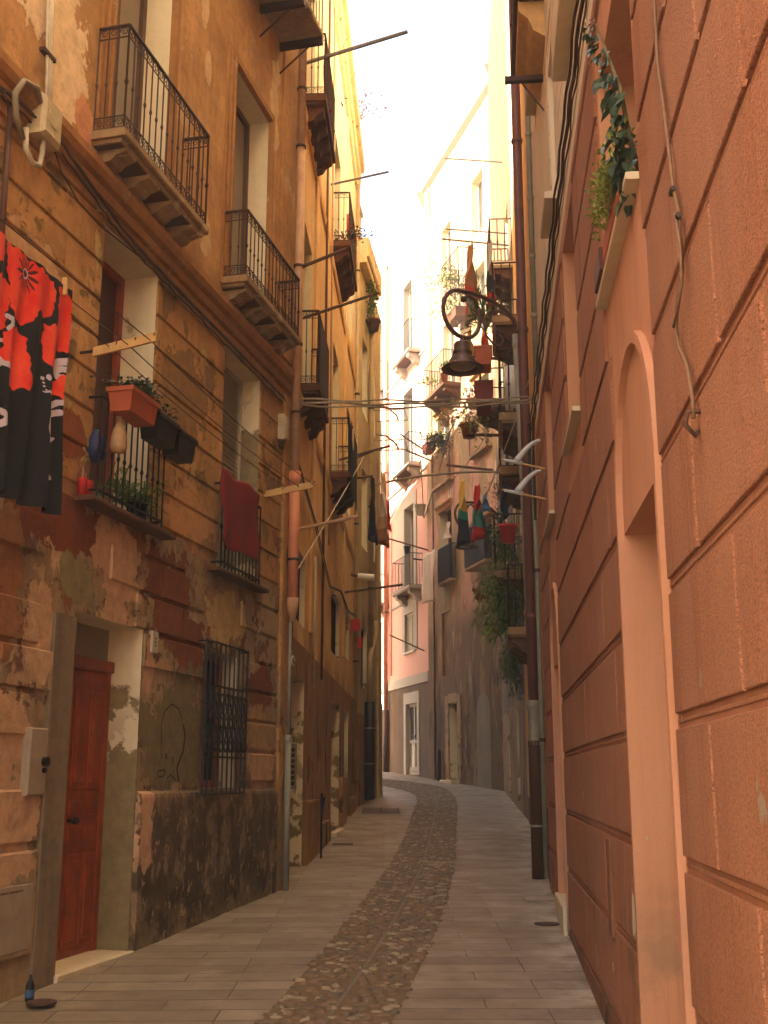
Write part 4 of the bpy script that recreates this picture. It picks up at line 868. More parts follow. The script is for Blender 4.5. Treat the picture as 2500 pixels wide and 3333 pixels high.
# right side: three pipes by the lamp
bpX, bpY = 1.78, 13.62
bp = pipe('downpipe', [Vector((bpX + .0, bpY, z)) for z in (2.45, 8, 14, 22.5)], .062, 'brownpipe', 'tall purplish-brown downpipe beside the street lamp', 'downpipe', (3.5, 5.2, 7.2, 9.9, 12.5), 'brownpipe')
MB().lathe((bpX, bpY, 1.95), [(.07, 0), (.075, .05), (.068, .1), (.07, .42), (.088, .45), (.09, .52), (.07, .54)], 16).build('spigot', 'greypipe', bp, True)
MB().lathe((bpX, bpY, .46), [(.078, 0), (.078, 1.48), (.084, 1.5), (.084, 1.54), (.074, 1.56)], 16).build('boot', 'rustpipe', bp, True)
for z in (1.05, 1.98): MB().tube([Vector((bpX, bpY, z - .012)), Vector((bpX, bpY, z + .012))], .084, 14).build('clamp', 'greypipe', bp)
pipe('service_pipe', [Vector((1.72, 13.9, 7.25)), Vector((1.77, 13.95, 5.2)), Vector((1.80, 13.98, 3.5)), Vector((1.84, 14.0, .5))], .038, 'greypipe', 'slim grey pipe with a capped top left of the brown downpipe', 'pipe', (7.1, 4.55, 4.35, 3.5), 'greypipe')
pipe('service_pipe', [R1.p(5.83, .05, z) for z in (.55, 3.9)] + [R1.p(5.80, .06, 5.4)], .026, 'greypipe', 'thin grey pipe on the corner of the apricot house', 'pipe', (3.9, 2.0))
pipe('service_pipe', [R1.p(4.6, .05, z) for z in (5.8, 12.5)], .03, 'greypipe', 'grey pipe with joints climbing the cream boarding', 'pipe', (6.5, 7.2, 7.9, 8.7, 9.6, 10.6), 'greypipe')
pipe('service_pipe', [L1.p(-1.36, .04, 5.98), L1.p(-1.33, .04, 4.7)], .02, 'rustpipe', 'short black pipe at the left edge above the poppy cloth', 'pipe')
pipe('conduit', [L2.p(3.9, .05, z) for z in (3.0, 15.0)], .02, 'woodrod', 'rusty conduit running the full height of the ochre house', 'conduit')
pipe('conduit', [L2.p(4.75, .06, z) for z in (5.2, 15.0)], .016, 'palepipe', 'pale conduit beside the second pilaster of the ochre house', 'conduit')
pipe('downpipe', [L2.p(11.3, .08, z) for z in (1.5, 15.2)], .045, 'beigepipe', 'thin beige downpipe near the far end of the ochre house', 'downpipe', (4, 7, 10, 13))
# ================================================================== CABLES
def cable(pts, r, mat, label, cat='cable', n=5, group=None, name='cable', subdiv=1):
    return tag(MB().tube(pts, r, n).build(name, mat), label, cat, group)
def sag(a, b, s, n=16, jit=0.):
    return [a.lerp(b, t) + Vector((0, 0, -4 * s * t * (1 - t) + random.uniform(-jit, jit))) for t in [i / n for i in range(n + 1)]]
base = [(-3.5, 6.0), (-1.53, 6.02), (-1.31, 6.06), (-.74, 6.08), (-.16, 5.98), (.27, 5.9), (.73, 5.88), (1.51, 5.87), (2.26, 5.86), (3.6, 5.85), (4.56, 5.84)]
for k, (do, dz, r, lab) in enumerate(((.06, .0, .014, 'thick dark cable running under the string course of the brown house'), (.085, -.03, .009, 'thinner cable lashed beneath the thick one under the string course'), (.05, -.055, .008, 'lowest and slackest cable under the string course, with loose loops'))):
    P = []
    for i in range(len(base) - 1):
        for q in range(5):
            t = q / 5; P.append(L1.p(lerp(base[i][0], base[i + 1][0], t), do, lerp(base[i][1], base[i + 1][1], t) + dz + (.012 * math.sin(i * 5 + q * (1.3 + k)) if k else 0)))
    cable(P, r, 'cable', lab)
cable([L1.p(u, .05, z) for u, z in [(-.79, 5.98), (-.69, 5.88), (-.43, 5.78), (-.09, 5.76), (.39, 5.8), (.73, 5.84)]], .006, 'cable', 'loose dark cable drooping from the junction box')
cable([L2.p(u, .05, z) for u, z in [(0, 5.4), (1.2, 5.25), (2.6, 5.1), (3.6, 4.9), (5.2, 4.6), (7.5, 4.9), (9.3, 4.8), (11.5, 5.0)]], .022, 'cable', 'thick dark cable crossing the front of the ochre house')
cable([L2.p(u, .07, z) for u, z in [(0, 5.3), (1.2, 5.12), (2.6, 5.0), (3.6, 4.8), (5.2, 4.5), (7.5, 4.8)]], .010, 'conduit', 'thin pale cable below the thick one on the ochre house')
cd = thing('conduit', 'three pale conduits dropping into the junction box, top left', 'conduit', L1.p(-1.0, .05, 6.2))
for k in range(3): MB().tube([L1.p(-1.075 + .035 * k, .05, 7.6), L1.p(-1.0 + .03 * k, .05, 6.75), L1.p(-.985 + .028 * k, .06, 6.5), L1.p(-1.03 + .03 * k, .10, 6.22)], .013, 7).build('tube', 'conduit', cd, True)
MB().box(L1, -1.06, -.9, .03, .075, 6.62, 6.65).build('clip', 'iron', cd)
jb = thing('junction_box', 'weathered cream junction box under the conduits, top left', 'junction box', L1.p(-1, .1, 5.9))
MB().box(L1, -1.12, -.86, .02, .15, 5.93, 6.24, 0, .03).build('box', 'boxpl', jb)
MB().tube([L1.p(-.99, .15, 6.1), L1.p(-.99, .158, 6.1)], .075, 20).build('lid', 'boxpl', jb)
MB().tube([L1.p(-1.0, .08, 5.94), L1.p(-1.0, .08, 5.83), L1.p(-1.04, .09, 5.72), L1.p(-1.14, .1, 5.68), L1.p(-1.22, .09, 5.74), L1.p(-1.22, .08, 5.9)], .02, 8).build('cable_loop', 'conduit', jb, True)
MB().tube([L1.p(-1.1, .1, 6.15), L1.p(-1.22, .14, 6.2), L1.p(-1.38, .14, 6.15), L1.p(-1.44, .12, 6.02), L1.p(-1.38, .1, 5.9), L1.p(-1.25, .08, 5.8)], .022, 8).build('cable_loop', 'cablegrey', jb, True)
jb2 = thing('junction_box', 'small pale junction box beside the corner downpipe', 'junction box', L1.p(4.3, .05, 5.3))
MB().box(L1, 4.28, 4.42, .03, .12, 5.32, 5.62, 0, .02).build('box', 'boxpl', jb2); MB().tube([L1.p(4.35, .07, 5.33), L1.p(4.33, .08, 5.22), L1.p(4.24, .08, 5.2), L1.p(4.2, .07, 5.3)], .014, 6).build('cable_loop', 'cable', jb2, True)
# crossings
A, B = L1.p(4.7, .1, 5.86), Vector((1.80, 12.75, 5.93))
for k, lab in enumerate(('lowest cable of the bundle crossing the street below the lamp', 'middle cable of the bundle crossing the street below the lamp', 'topmost cable of the bundle crossing the street below the lamp')):
    a = A + Vector((0, 0, .035 * k)); b = B + Vector((0, 0, .03 * k)); P = sag(a, b, .05 - .01 * k, 24)
    P = [p + Vector((0, .018 * math.sin(i * .9 + k * 2), .010 * math.cos(i * .9 + k * 2))) for i, p in enumerate(P)]
    cable(P, .011 if k != 1 else .014, 'cablegrey', lab, group='cable bundle crossing the street')
cable(sag(Vector((-.35, 25.5, 8.2)), Vector((2.85, 25, 8.4)), -.12, 20), .028, 'cablegrey', 'far cable bowed across the street in front of the pink house')
cable(sag(L2.p(7.5, .45, 7.43), L1.p(3.79, .03, 3.07), .05, 12), .009, 'conduit', 'pale rope slanting from the black-cloth balcony down to the brown wall', 'rope', name='rope')
cable(sag(Vector((1.86, 12.9, 6.6)), Vector((1.45, 17.5, 5.6)), .12, 10), .008, 'conduit', 'thin wire looping from the lamp bracket past the pipes', name='wire')
cable(sag(BR.p(5.9, .1, 10.8), BR.p(-.3, .3, 11.2), .3, 10), .012, 'cable', 'thin wire slanting across the peeling house front', name='wire')
cable([PK.p(4.9, .1, 10.9), PK.p(3.2, .12, 11.35), PK.p(1.3, .1, 11.9), PK.p(.4, .1, 12.3), PK.p(.25, .06, 10.2), BR.p(6.3, .1, 10.3), BR.p(3.2, .15, 12.6)], .018, 'cable', 'black wire zigzagging over the pink and peeling fronts', name='wire')
# bundle on the right wall under the cream boarding
for k, (o_, dz, r, lab) in enumerate(((.06, 0, .012, 'thick black cable along the top of the apricot wall'), (.085, .035, .009, 'upper black cable of the pair along the apricot wall top'), (.05, -.05, .006, 'thin wavy cable hanging under the pair on the apricot wall'))):
    P = []
    for i in range(60):
        u = lerp(-4, 5.8, i / 59); P.append(R1.p(u, o_ + .006 * math.sin(i * 1.7), ZC - .02 + dz - (.03 * abs(math.sin(i * .55 + k)) if k != 0 else .01 * math.sin(i * .8)) - .012 * max(0, u)))
    cable(P, r, 'cable', lab, group='cables along the apricot wall')
for k, (o_, u0_, r) in enumerate(((.10, 5.70, .022), (.06, 5.55, .016))):
    cable([R1.p(u0_ - .25, o_, 5.55), R1.p(u0_ + .02, o_, 5.3), R1.p(u0_ + .08, o_, 5.0), R1.p(u0_ + .1, o_, 4.75 - k * .3)], r, 'cable', ('thick' if k == 0 else 'thinner') + ' black cable end bending down the apricot corner')
rc = tag(MB().tube([R1.p(u, .035, z) for u, z in [(-3.62, 5.2), (-3.63, 4.6), (-3.64, 4.13), (-3.63, 3.91), (-3.71, 3.62), (-3.76, 3.39), (-3.83, 3.25), (-3.82, 3.07), (-3.70, 3.0), (-3.66, 2.95), (-3.69, 2.88), (-3.80, 2.78), (-3.85, 2.66), (-3.85, 2.60)]], .0065, 6).build('cable', 'cable2', None, True), 'limp grey cable hanging down the near apricot wall', 'cable')
MB().tube([R1.p(u, .045, z) for u, z in [(-3.82, 3.26), (-3.87, 3.12), (-3.86, 3.02), (-3.76, 2.97), (-3.68, 2.95)]], .005, 6).build('branch', 'cable2', rc, True)
for z, u in ((3.36, -3.77), (3.24, -3.83)): MB().tube([R1.p(u - .02, .04, z), R1.p(u + .02, .04, z)], .009, 6).build('tape', 'cable', rc)
hk = tag(MB().tube([R1.p(-3.85, 0, 2.62), R1.p(-3.85, .05, 2.62), R1.p(-3.85, .06, 2.58), R1.p(-3.84 , .03, 2.55), R1.p(-3.82, .02, 2.57)], .007, 6).build('wall_hook', 'woodrod', None, True), 'small curled iron hook at the end of the grey cable', 'hook')

# ================================================================== POLES AND BRACKETS
def rod(W_, u, o1, z0, z1, r, mat, label, cat='clothes pole', board=False, pegs=3, du=0., o0=-.02, group=None):
    a, b = W_.p(u, o0, z0), W_.p(u + du, o1, z1)
    mb = MB()
    if board:
        d = b - a; up = Vector((0, 0, .035)); s_ = W_.d * .012
        mb.add([a - up - s_, a - up + s_, a + up + s_, a + up - s_, b - up - s_, b - up + s_, b + up + s_, b + up - s_], [(0, 1, 2, 3), (4, 5, 6, 7), (0, 1, 5, 4), (1, 2, 6, 5), (2, 3, 7, 6), (3, 0, 4, 7)])
    else: mb.tube([a, b], r, 6)
    o = mb.build('clothes_pole', mat); tag(o, label, cat, group)
    for k in range(pegs):
        t = .35 + .6 * k / max(1, pegs - 1) if pegs > 1 else .95; q = a.lerp(b, t); mb2 = MB().tube([q, q + Vector((0, 0, -.035 if not board else .03)) + W_.n * (.0 if not board else .02) - (W_.d * .02 if board else Vector())], .006, 4); mb2.build('peg', 'iron', o)
    return o
GP = 'poles for hanging washing'
rod(L1, -.18, .62, 4.67, 4.745, .02, 'woodpale', 'pale wooden bracket with nails beside the poppy cloth', board=True, o0=.12, group=GP)
MB_ = MB().tube([L1.p(-.2, -.02, 4.665), L1.p(-.18, .13, 4.68)], .012, 6).build('spike', 'iron', None); tag(MB_, 'iron spike tied to the pale wooden bracket', 'spike')
rod(L1, 3.96, .58, 4.60, 4.68, .02, 'woodpale', 'pale wooden bracket with hooks in front of the salmon pipe', board=True, o0=.0, group=GP)
rod(L2, 1., 1.41, 11.28, 11.74, .028, 'metalrod', 'long grey pole against the sky, topmost on the left', group=GP, pegs=1)
rod(L2, 5., 1.01, 11.66, 11.89, .02, 'metalrod', 'thin pole against the sky, second from the top on the left', group=GP)
rod(L2, .15, .65, 7.76, 8.04, .022, 'woodrod', 'brown pole ending beside the upper brown balcony', group=GP)
rod(L2, 1.2, 1.0, 7.56, 7.91, .020, 'woodrod', 'brown pole over the reed-screened balcony', group=GP)
rod(L2, 1., .76, 4.63, 4.80, .022, 'palepipe', 'weathered board pole right of the salmon pipe', group=GP, pegs=2)
rod(L2, 7.4, .95, 7.35, 7.62, .022, 'woodrod', 'dark pole above the black-cloth balcony rail', group=GP)
rod(L2, 7.6, .62, 7.0, 7.1, .018, 'woodrod', 'short dark pole just below the longer one by the black cloth', group=GP, pegs=1)
rod(L2, 8.6, 1.15, 5.05, 5.2, .022, 'woodrod', 'dark pole low on the ochre house, in front of the pink downpipe', group=GP, pegs=1)
rod(L2, 9.5, .55, 7.9, 8.15, .02, 'woodrod', 'short pole far along the ochre house', group=GP, pegs=1)
rod(BR, 6.35, 1.5, 9.0, 9.35, .026, 'woodrod', 'pole slanting up from the pink corner at first floor', group=GP, pegs=4)
rod(BR, 6.35, 1.0, 12.4, 13.0, .03, 'woodrod', 'pole slanting up beside the middle balcony of the pink house', group=GP, pegs=4)
rod(BR, 5.7, 1.0, 11.9, 12.25, .028, 'woodrod', 'pole slanting left from the rail with potted plants', group=GP, pegs=3)
rod(BR, 5.9, .7, 8.55, 8.6, .025, 'woodrod', 'short dark pole carrying the long white towel', group=GP, pegs=1)
rod(PK, .5, 1.2, 5.7, 6.2, .022, 'woodrod', 'low pole across the shuttered window of the pink house', group=GP, pegs=4)
rod(BR, .3, 1.4, 10.2, 10.25, .04, 'woodrod', 'thick dark pole with a crosspiece below the hanging red pot', group=GP, pegs=3)
rod(R2, 7.0, 1.05, 9.1, 9.2, .03, 'woodrod', 'stout dark pole left of the balcony stack, upper one', group=GP, pegs=2)
rod(R2, 7.2, 1.0, 7.7, 7.75, .03, 'woodrod', 'stout dark pole left of the balcony stack, lower one', group=GP, pegs=2)
rod(R4, 1.4, 1.5, 13.4, 13.6, .022, 'metalrod', 'thin pole against the bright sky on the right', group=GP, pegs=2)
rod(R4, 1.8, 1.4, 13.9, 14.05, .018, 'metalrod', 'second thin pole against the bright sky, just above its twin', group=GP, pegs=2)
rod(R4, 2.6, 1.4, 16.2, 16.35, .02, 'metalrod', 'high thin pole against the sky near the right roof', group=GP, pegs=1)
br_ = tag(MB().box(R1, 2.4, 2.46, -.02, .36, 7.92, 7.97).build('iron_arm', 'iron'), 'dark iron arm jutting from the cream boarding, top right', 'bracket')
MB().tube([R1.p(2.43, .2, 7.9), R1.p(2.43, 0, 7.6)], .008, 5).build('stay', 'iron', br_)
# clotheslines on the near left house
for k, (ou, oo) in enumerate(((-.18, .58), (.0, .40), (.0, .25))):
    a, b = L1.p(-3, oo, 4.66), L1.p(-.18, oo, 4.715 if k == 0 else 4.70); c_ = L1.p(3.96, oo, 4.66)
    cable([a, b] + sag(b, c_, .05, 10)[1:], .004, 'cable', ('outermost', 'middle', 'innermost')[k] + ' clothesline between the two pale wooden brackets', 'clothesline', 4, name='clothesline')

# ================================================================== STREET LAMPS
def lamp(W_, u, z0, ang, sc, label):
    base = W_.p(u, .10, z0); t = thing('street_lamp', label, 'street lamp', base, 'iron street lamps')
    dirv = (W_.n * math.cos(ang) - W_.d * math.sin(ang)).normalized()
    def q(x, z): return base + dirv * x * sc + Vector((0, 0, z * sc))
    P = [q(0, -.05), q(0, 1.18), q(.03, 1.34), q(.13, 1.49), q(.30, 1.59), q(.52, 1.645), q(.74, 1.665), q(.94, 1.665)]
    cx, cz, rr = 1.12, 1.30, .34
    arc = [(cx + rr * math.cos(a), cz + rr * math.sin(a)) for a in [R(92 - k * 10.0) for k in range(0, 31)]]
    P += [q(x, z) for x, z in arc]
    MB().tube(P, [.034 * sc] * 4 + [.030 * sc] * (len(P) - 4), 10).build('arm', 'lampiron', t, True)
    e = arc[-1]
    MB().tube([q(*e), q(e[0] + .05, e[1] + .11), q(e[0] + .14, e[1] + .15), q(e[0] + .24, e[1] + .10)], [.03 * sc, .026 * sc, .022 * sc, .02 * sc], 8).build('arm_end', 'lampiron', t, True)
    k_ = MB(); c0 = q(e[0] + .26, e[1] + .07)
    k_.lathe(c0 - Vector((0, 0, .05 * sc)), [(.005, 0), (.04 * sc, .02 * sc), (.05 * sc, .05 * sc), (.04 * sc, .08 * sc), (.005, .1 * sc)], 12); k_.build('ball', 'lampiron', t, True)
    MB().tube([q(.05, 1.40), q(.2, 1.50)] + [q(.55 + .28 * math.cos(a), 1.22 + .30 * math.sin(a)) for a in [R(100 - k * 17) * -1 + R(200) for k in range(15)]][:0] + [q(.42, 1.53), q(.62, 1.46), q(.72, 1.3), q(.66, 1.1), q(.52, 1.0), q(.38, 1.02), q(.33, 1.12), q(.40, 1.18)], .015 * sc, 7).build('scroll', 'lampiron', t, True)
    for z in (.12, 1.02):
        m_ = MB(); m_.tube([q(-.12, z), q(.0, z), q(.16, z)], [.02 * sc, .05 * sc, .02 * sc], 8); m_.tube([q(0, z - .03), q(0, z + .03)], .055 * sc, 10); m_.tube([W_.p(u, -.03, z0 + z * sc), W_.p(u, .1, z0 + z * sc)], .02 * sc, 6); m_.build('bracket', 'lampiron', t)
    top = q(cx, cz - rr); z = top.z
    MB().lathe((top.x, top.y, z - .49 * sc), [(r * .76 * sc, h * .79 * sc) for r, h in [(.04, .62), (.04, .56), (.07, .54), (.13, .52), (.15, .49), (.15, .36), (.175, .35), (.175, .31), (.16, .30), (.22, .22), (.26, .15), (.27, .12), (.385, .045), (.38, .03), (.235, .08), (.23, .1)][::-1]], 36).build('shade', 'lampiron', t, True)
    MB().lathe((top.x, top.y, z - .475 * sc), [(r * .76 * sc, h * .79 * sc) for r, h in [(.005, .0), (.12, .012), (.2, .045), (.24, .085)]], 28).build('lens', 'lampglass', t, True)
    return t
lamp(R2, 2.5, 6.50, R(44), 1., 'iron street lamp with looped arm and bell shade, near the brown downpipe')
lamp(R4, 5.6, 6.60, R(38), 1., 'farther looped iron street lamp half hidden by hanging clothes')

# lamps / horns on the apricot wall
def horn(z, lab):
    t = thing('horn_bracket', lab, 'wall ornament', R1.p(4.2, 0, z), 'white horn-shaped brackets')
    MB().tube([R1.p(4.2, -.05, z + .02), R1.p(4.2, .45, z + .15)], .010, 6).build('stick', 'woodpale', t)
    P = []; r = []
    for k in range(12):
        s_ = k / 11; P.append(R1.p(4.2, .30 - .25 * s_ , z + .12 + .22 * math.sin(s_ * 1.5))); r.append(lerp(.036, .014, s_))
    MB().tube(P, r, 10).build('horn', 'horn', t, True)
    MB().tube([R1.p(4.2, .24, z + .1), R1.p(4.2, .43, z + .14)], [.022, .014], 8).build('grip', 'horn', t, True)
horn(4.62, 'upper of the two curved white horns sticking out by the pipes'); horn(4.30, 'lower of the two curved white horns sticking out by the pipes')

# ================================================================== PLANTS
UP = Vector((0, 0, 1))
def rv(s=1.): return Vector((random.gauss(0, s), random.gauss(0, s), random.gauss(0, s)))
def pot(par_or_none, c, r, h, mat, name='flower_pot', n=16):
    mb = MB(); mb.lathe(c, [(r * .72, 0), (r * .95, h * .82), (r * 1.08, h * .83), (r * 1.1, h), (r * .92, h), (r * .9, h * .85)], n); o = mb.build(name, mat, par_or_none, True)
    return o
def trough(W_, u0, u1, o0, o1, z0, z1, mat, name='planter'):
    mb = MB(); t = .02; P = [W_.p(u, o, z0) for u, o in ((u0 + t, o0 + t), (u1 - t, o0 + t), (u1 - t, o1 - t), (u0 + t, o1 - t))] + [W_.p(u, o, z1) for u, o in ((u0, o0), (u1, o0), (u1, o1), (u0, o1))]
    mb.add(P, [(0, 1, 2, 3), (0, 1, 5, 4), (1, 2, 6, 5), (2, 3, 7, 6), (3, 0, 4, 7)])
    for a, b, c, d in ((u0 - .012, u1 + .012, o0 - .012, o0 + .008), (u0 - .012, u1 + .012, o1 - .008, o1 + .012), (u0 - .012, u0 + .008, o0 + .008, o1 - .008), (u1 - .008, u1 + .012, o0 + .008, o1 - .008)):
        mb.box(W_, a, b, c, d, z1 - .03, z1 + .005)
    o = mb.build(name, mat)
    MB().box(W_, u0 + .01, u1 - .01, o0 + .01, o1 - .01, z1 - .04, z1 - .02).build('soil', 'soil', o)
    return o
def bush(name, c, rad, n, size, mat, label, cat, par=None, droop=0., aspect=.5, group=None, stems=8, fl=None, stemmat='stem', spread=None, dens=1.):
    """a plant: stems from the centre and loose leaves through the volume"""
    c = Vector(c); rx, ry, rz = rad; st = MB(); tips = []
    for i in range(stems):
        d = Vector((random.uniform(-1, 1) * rx, random.uniform(-1, 1) * ry, random.uniform(.3, 1) * rz if not droop else random.uniform(-1, .6) * rz))
        m_ = c + d * .5 + Vector((0, 0, .25 * rz if droop else .1 * rz)); P = [c - UP * rz * .2, m_, c + d]; st.tube(P, [size * .06, size * .05, size * .03], 4); tips.append(c + d); tips.append(m_)
    root = st.build(name, stemmat, par)
    if par is None: tag(root, label, cat, group)
    lf = MB()
    cl = [t for t in tips]
    for i in range(n):
        q = random.choice(cl) + Vector((random.gauss(0, rx * .28), random.gauss(0, ry * .28), random.gauss(0, rz * .25)))
        d = (q - c).normalized() * .7 + rv(.45) + Vector((0, 0, -droop)); 
        lf.leaf(q, d, size * random.uniform(.6, 1.25), size * aspect * random.uniform(.7, 1.1))
    lf.build('foliage', mat, root)
    if fl:
        f = MB()
        for i in range(fl[1]):
            q = random.choice(cl) + rv(rx * .2) + Vector((0, 0, rz * .15))
            for k in range(5): f.leaf(q, Vector((math.cos(k * 1.256), math.sin(k * 1.256), .3)), fl[2], fl[2] * .7)
        f.build('flower', fl[0], root)
    return root
# near-left window: terracotta trough, black troughs, spiky plant, bag, ball, red pots
tt = tag(trough(L1, .0, .46, .16, .36, 4.27, 4.45, 'terracotta'), 'terracotta trough hung on the first floor window rail', 'planter', 'planters on the window rail')
bush('succulent', L1.p(.18, .26, 4.47), (.2, .2, .05), 260, .045, 'leafgrey', 'low grey-green succulents filling the terracotta trough', 'plant', aspect=.6, stems=12)
bush('succulent', L1.p(.40, .26, 4.50), (.08, .08, .09), 120, .055, 'leafgrey', 'taller grey-green shoots at the far end of the terracotta trough', 'plant', aspect=.6, stems=8)
tag(trough(L1, .55, .92, .15, .33, 4.22, 4.42, 'blackplastic'), 'black plastic trough beside the terracotta one', 'planter', 'planters on the window rail')
tag(trough(L1, .96, 1.30, .15, .33, 4.20, 4.40, 'blackplastic'), 'second black plastic trough, at the far end of the rail', 'planter', 'planters on the window rail')
bush('sparse_plant', L1.p(.74, .24, 4.44), (.12, .12, .06), 60, .05, 'leafdark', 'sparse shoots in the nearer black trough', 'plant', aspect=.5, stems=6)
bg_ = MB(); c = L1.p(.16, .19, 3.98); bg_.lathe(c, [(.01, 0), (.05, .01), (.065, .05), (.062, .12), (.045, .19), (.02, .25), (.012, .30)], 14); tag(bg_.build('net_bag', 'bag', None, True), 'pale knotted bag hanging from the window rail', 'bag')
for k in (-1, 1): pass
bl = MB(); c = L1.p(.10, .03, 3.90); bl.lathe(c, [(.02, 0), (.07, .03), (.09, .1), (.075, .19), (.035, .24), (.02, .26)], 9); tag(bl.build('blue_bag', 'blueplastic', None, True), 'crumpled dark blue bag behind the rail bars', 'bag')
for k, u in enumerate((-.10, .0)):
    tag(MB().lathe(L1.p(u, .05, 3.60), [(.028, 0), (.034, .12), (.036, .13)], 12).build('red_beaker', 'redplastic', None, True), ('nearer' if k == 0 else 'farther') + ' of two small red beakers on the window ledge', 'beaker', 'red beakers on the ledge')
sp = MB(); root = tag(pot(None, L1.p(.78, .06, 3.605), .09, .14, 'blackplastic'), 'small dark pot holding the spiky plant on the ledge', 'flower pot')
for i in range(150):
    u = random.uniform(.35, 1.05); q = L1.p(u, random.uniform(-.02, .12), 3.68 + random.uniform(0, .12)); d = Vector((random.gauss(0, .6), random.gauss(0, .6), random.uniform(.1, 1.1))).normalized()
    L = random.uniform(.14, .30); s_ = d.orthogonal().normalized() * .008; m_ = q + d * L * .6; e = q + d * L - UP * L * random.uniform(.15, .55)
    sp.add([q - s_, q + s_, m_ + s_ * .9, m_ - s_ * .9, e], [(0, 1, 2, 3), (3, 2, 4)])
tag(sp.build('spiky_plant', 'leaf'), 'spiky green grass-like plant behind the window rail bars', 'plant')
# stick and mop handle in that window
cable([L1.p(-.05, .02, 3.66), L1.p(.05, -.05, 5.05)], .009, 'conduit', 'pale thin broom handle leaning in the first floor window', 'broom handle', name='broom_handle')
# red hose hoops on ochre balconies
for (u, z, lab) in ((1.6, 11.45, 'red hose hoop on the upper brown balcony'), (6.3, 11.5, 'red hose hoop on the farther brown balcony')):
    tag(MB().tube([L2.p(u + .22 * math.cos(a), .22, z + .26 * math.sin(a)) for a in [k / 14 * 5.2 for k in range(15)]], .02, 6).build('hose', 'hose', None, True), lab, 'hose')
tag(MB().tube([L2.p(5.75 + .02 * math.sin(a * 3), .37 + .0 * a, 7.25 + .18 * math.sin(a)) + L2.d * .10 * math.cos(a) for a in [k / 20 * 12.0 for k in range(41)]], .012, 5).build('hose', 'conduit', None, True), 'coiled pale hose on the black-cloth balcony', 'hose')
bush('flower_plant', L2.p(6.0, .2, 11.05), (.35, .25, .2), 140, .08, 'leafdark', 'dark leafy plant with pink flowers on the farther brown balcony', 'plant', fl=('flowerpink', 14, .04))
bush('flower_plant', L2.p(1.5, .18, 10.85), (.3, .2, .1), 60, .07, 'dry', 'dry plants along the floor of the upper brown balcony', 'plant', fl=('c_scarlet', 6, .04), stemmat='dry')
bush('roof_plant', L2.p(10.5, .2, 16.5), (.5, .4, .5), 90, .09, 'dry', 'sparse weed growing on the ochre cornice', 'plant', stems=14, stemmat='dry')
bush('hanging_plant', L3.p(1.6, .16, 13.3), (.12, .25, .6), 420, .09, 'leaf', 'bushy green plant under the straw roof overhang', 'plant', droop=.4, stems=16)
tag(pot(None, L3.p(1.6, .18, 12.5), .18, .28, 'stonedark'), 'dark hanging bowl under the bushy green plant', 'flower pot')
# drying racks on straw house
for k, z in enumerate((9.9, 10.7)):
    t = thing('drying_rack', ('lower' if k == 0 else 'upper') + ' white folding airer jutting from the straw-coloured house', 'drying rack', L3.p(3.4, 0, z), 'airers on the straw house')
    MB().tube([L3.p(3.4, 0, z), L3.p(3.4, .85, z), L3.p(2.5, .85, z), L3.p(2.5, 0, z)], .014, 5).build('frame', 'greypipe', t)
    MB().tube([L3.p(3.4, .0, z + .45), L3.p(3.4, .3, z + .38), L3.p(3.4, .55, z + .15), L3.p(3.4, .6, z)], .025, 6).build('stay', 'greypipe', t)
# plants on the peeling house
tag(pot(None, BR.p(3.05, .5, 13.78), .13, .32, 'terracotta'), 'terracotta pot at the near corner of the deep balcony', 'flower pot')
bush('potted_plant', BR.p(3.05, .5, 14.2), (.15, .15, .15), 90, .09, 'leaf', 'small green plant in the terracotta corner pot', 'plant')
bush('potted_plant', BR.p(4.3, .4, 14.1), (.7, .2, .25), 240, .1, 'leafyellow', 'yellow-green plants along the deep balcony rail', 'plant')
tag(trough(BR, 4.9, 5.45, .2, .5, 12.05, 12.35, 'terracotta'), 'terracotta trough on the left end of the planted rail', 'planter')
bush('potted_plant', BR.p(5.15, .35, 12.45), (.45, .3, .2), 120, .14, 'leaf', 'light leafy plant in the trough on the rail end', 'plant')
bush('potted_plant', BR.p(4.1, .4, 12.15), (.45, .35, .32), 900, .09, 'leafdark', 'dense round green bush hanging over the planted rail', 'plant', droop=.5, stems=20)
bush('potted_plant', BR.p(3.75, .25, 12.6), (.25, .2, .3), 220, .09, 'dry', 'dry brown plant behind the round green bush', 'plant', stemmat='dry')
tag(pot(None, BR.p(.85, .36, 12.2), .2, .3, 'terracotta'), 'red pot hanging on the middle right rail', 'flower pot')
bush('potted_plant', BR.p(.85, .3, 12.6), (.3, .2, .25), 60, .14, 'dry', 'withered plant in the hanging red pot', 'plant', stemmat='dry')
tag(MB().lathe(PK.p(-.1, .3, 10.2) , [(.14, 0), (.2, .35), (.22, .36)], 14).build('flower_pot', 'white', None, True), 'white bucket-like pot where pink and peeling fronts meet', 'flower pot')
tag(pot(None, PK.p(.85, .48, 9.05), .12, .26, 'blackplastic'), 'small black pot hanging on the pink balcony rail', 'flower pot')
bush('climber', BR.p(2.2, .4, 16.6), (.75, .4, .8), 700, .13, 'leafyellow', 'tangled dry-tipped creeper behind the street lamp shade', 'plant', droop=.3, stems=24)
tag(trough(BR, 1.9, 2.9, .1, .5, 15.6, 15.9, 'stonedark'), 'dark trough holding the tangled creeper', 'planter')
rl = tag(railing(None, BR, 1.3, 2.9, .6, 16.0, 17.6, 12, 'plain', 'iron', 0, .014, False, 4), 'rusty balcony rail tangled with creeper, high on the peeling house', 'railing')
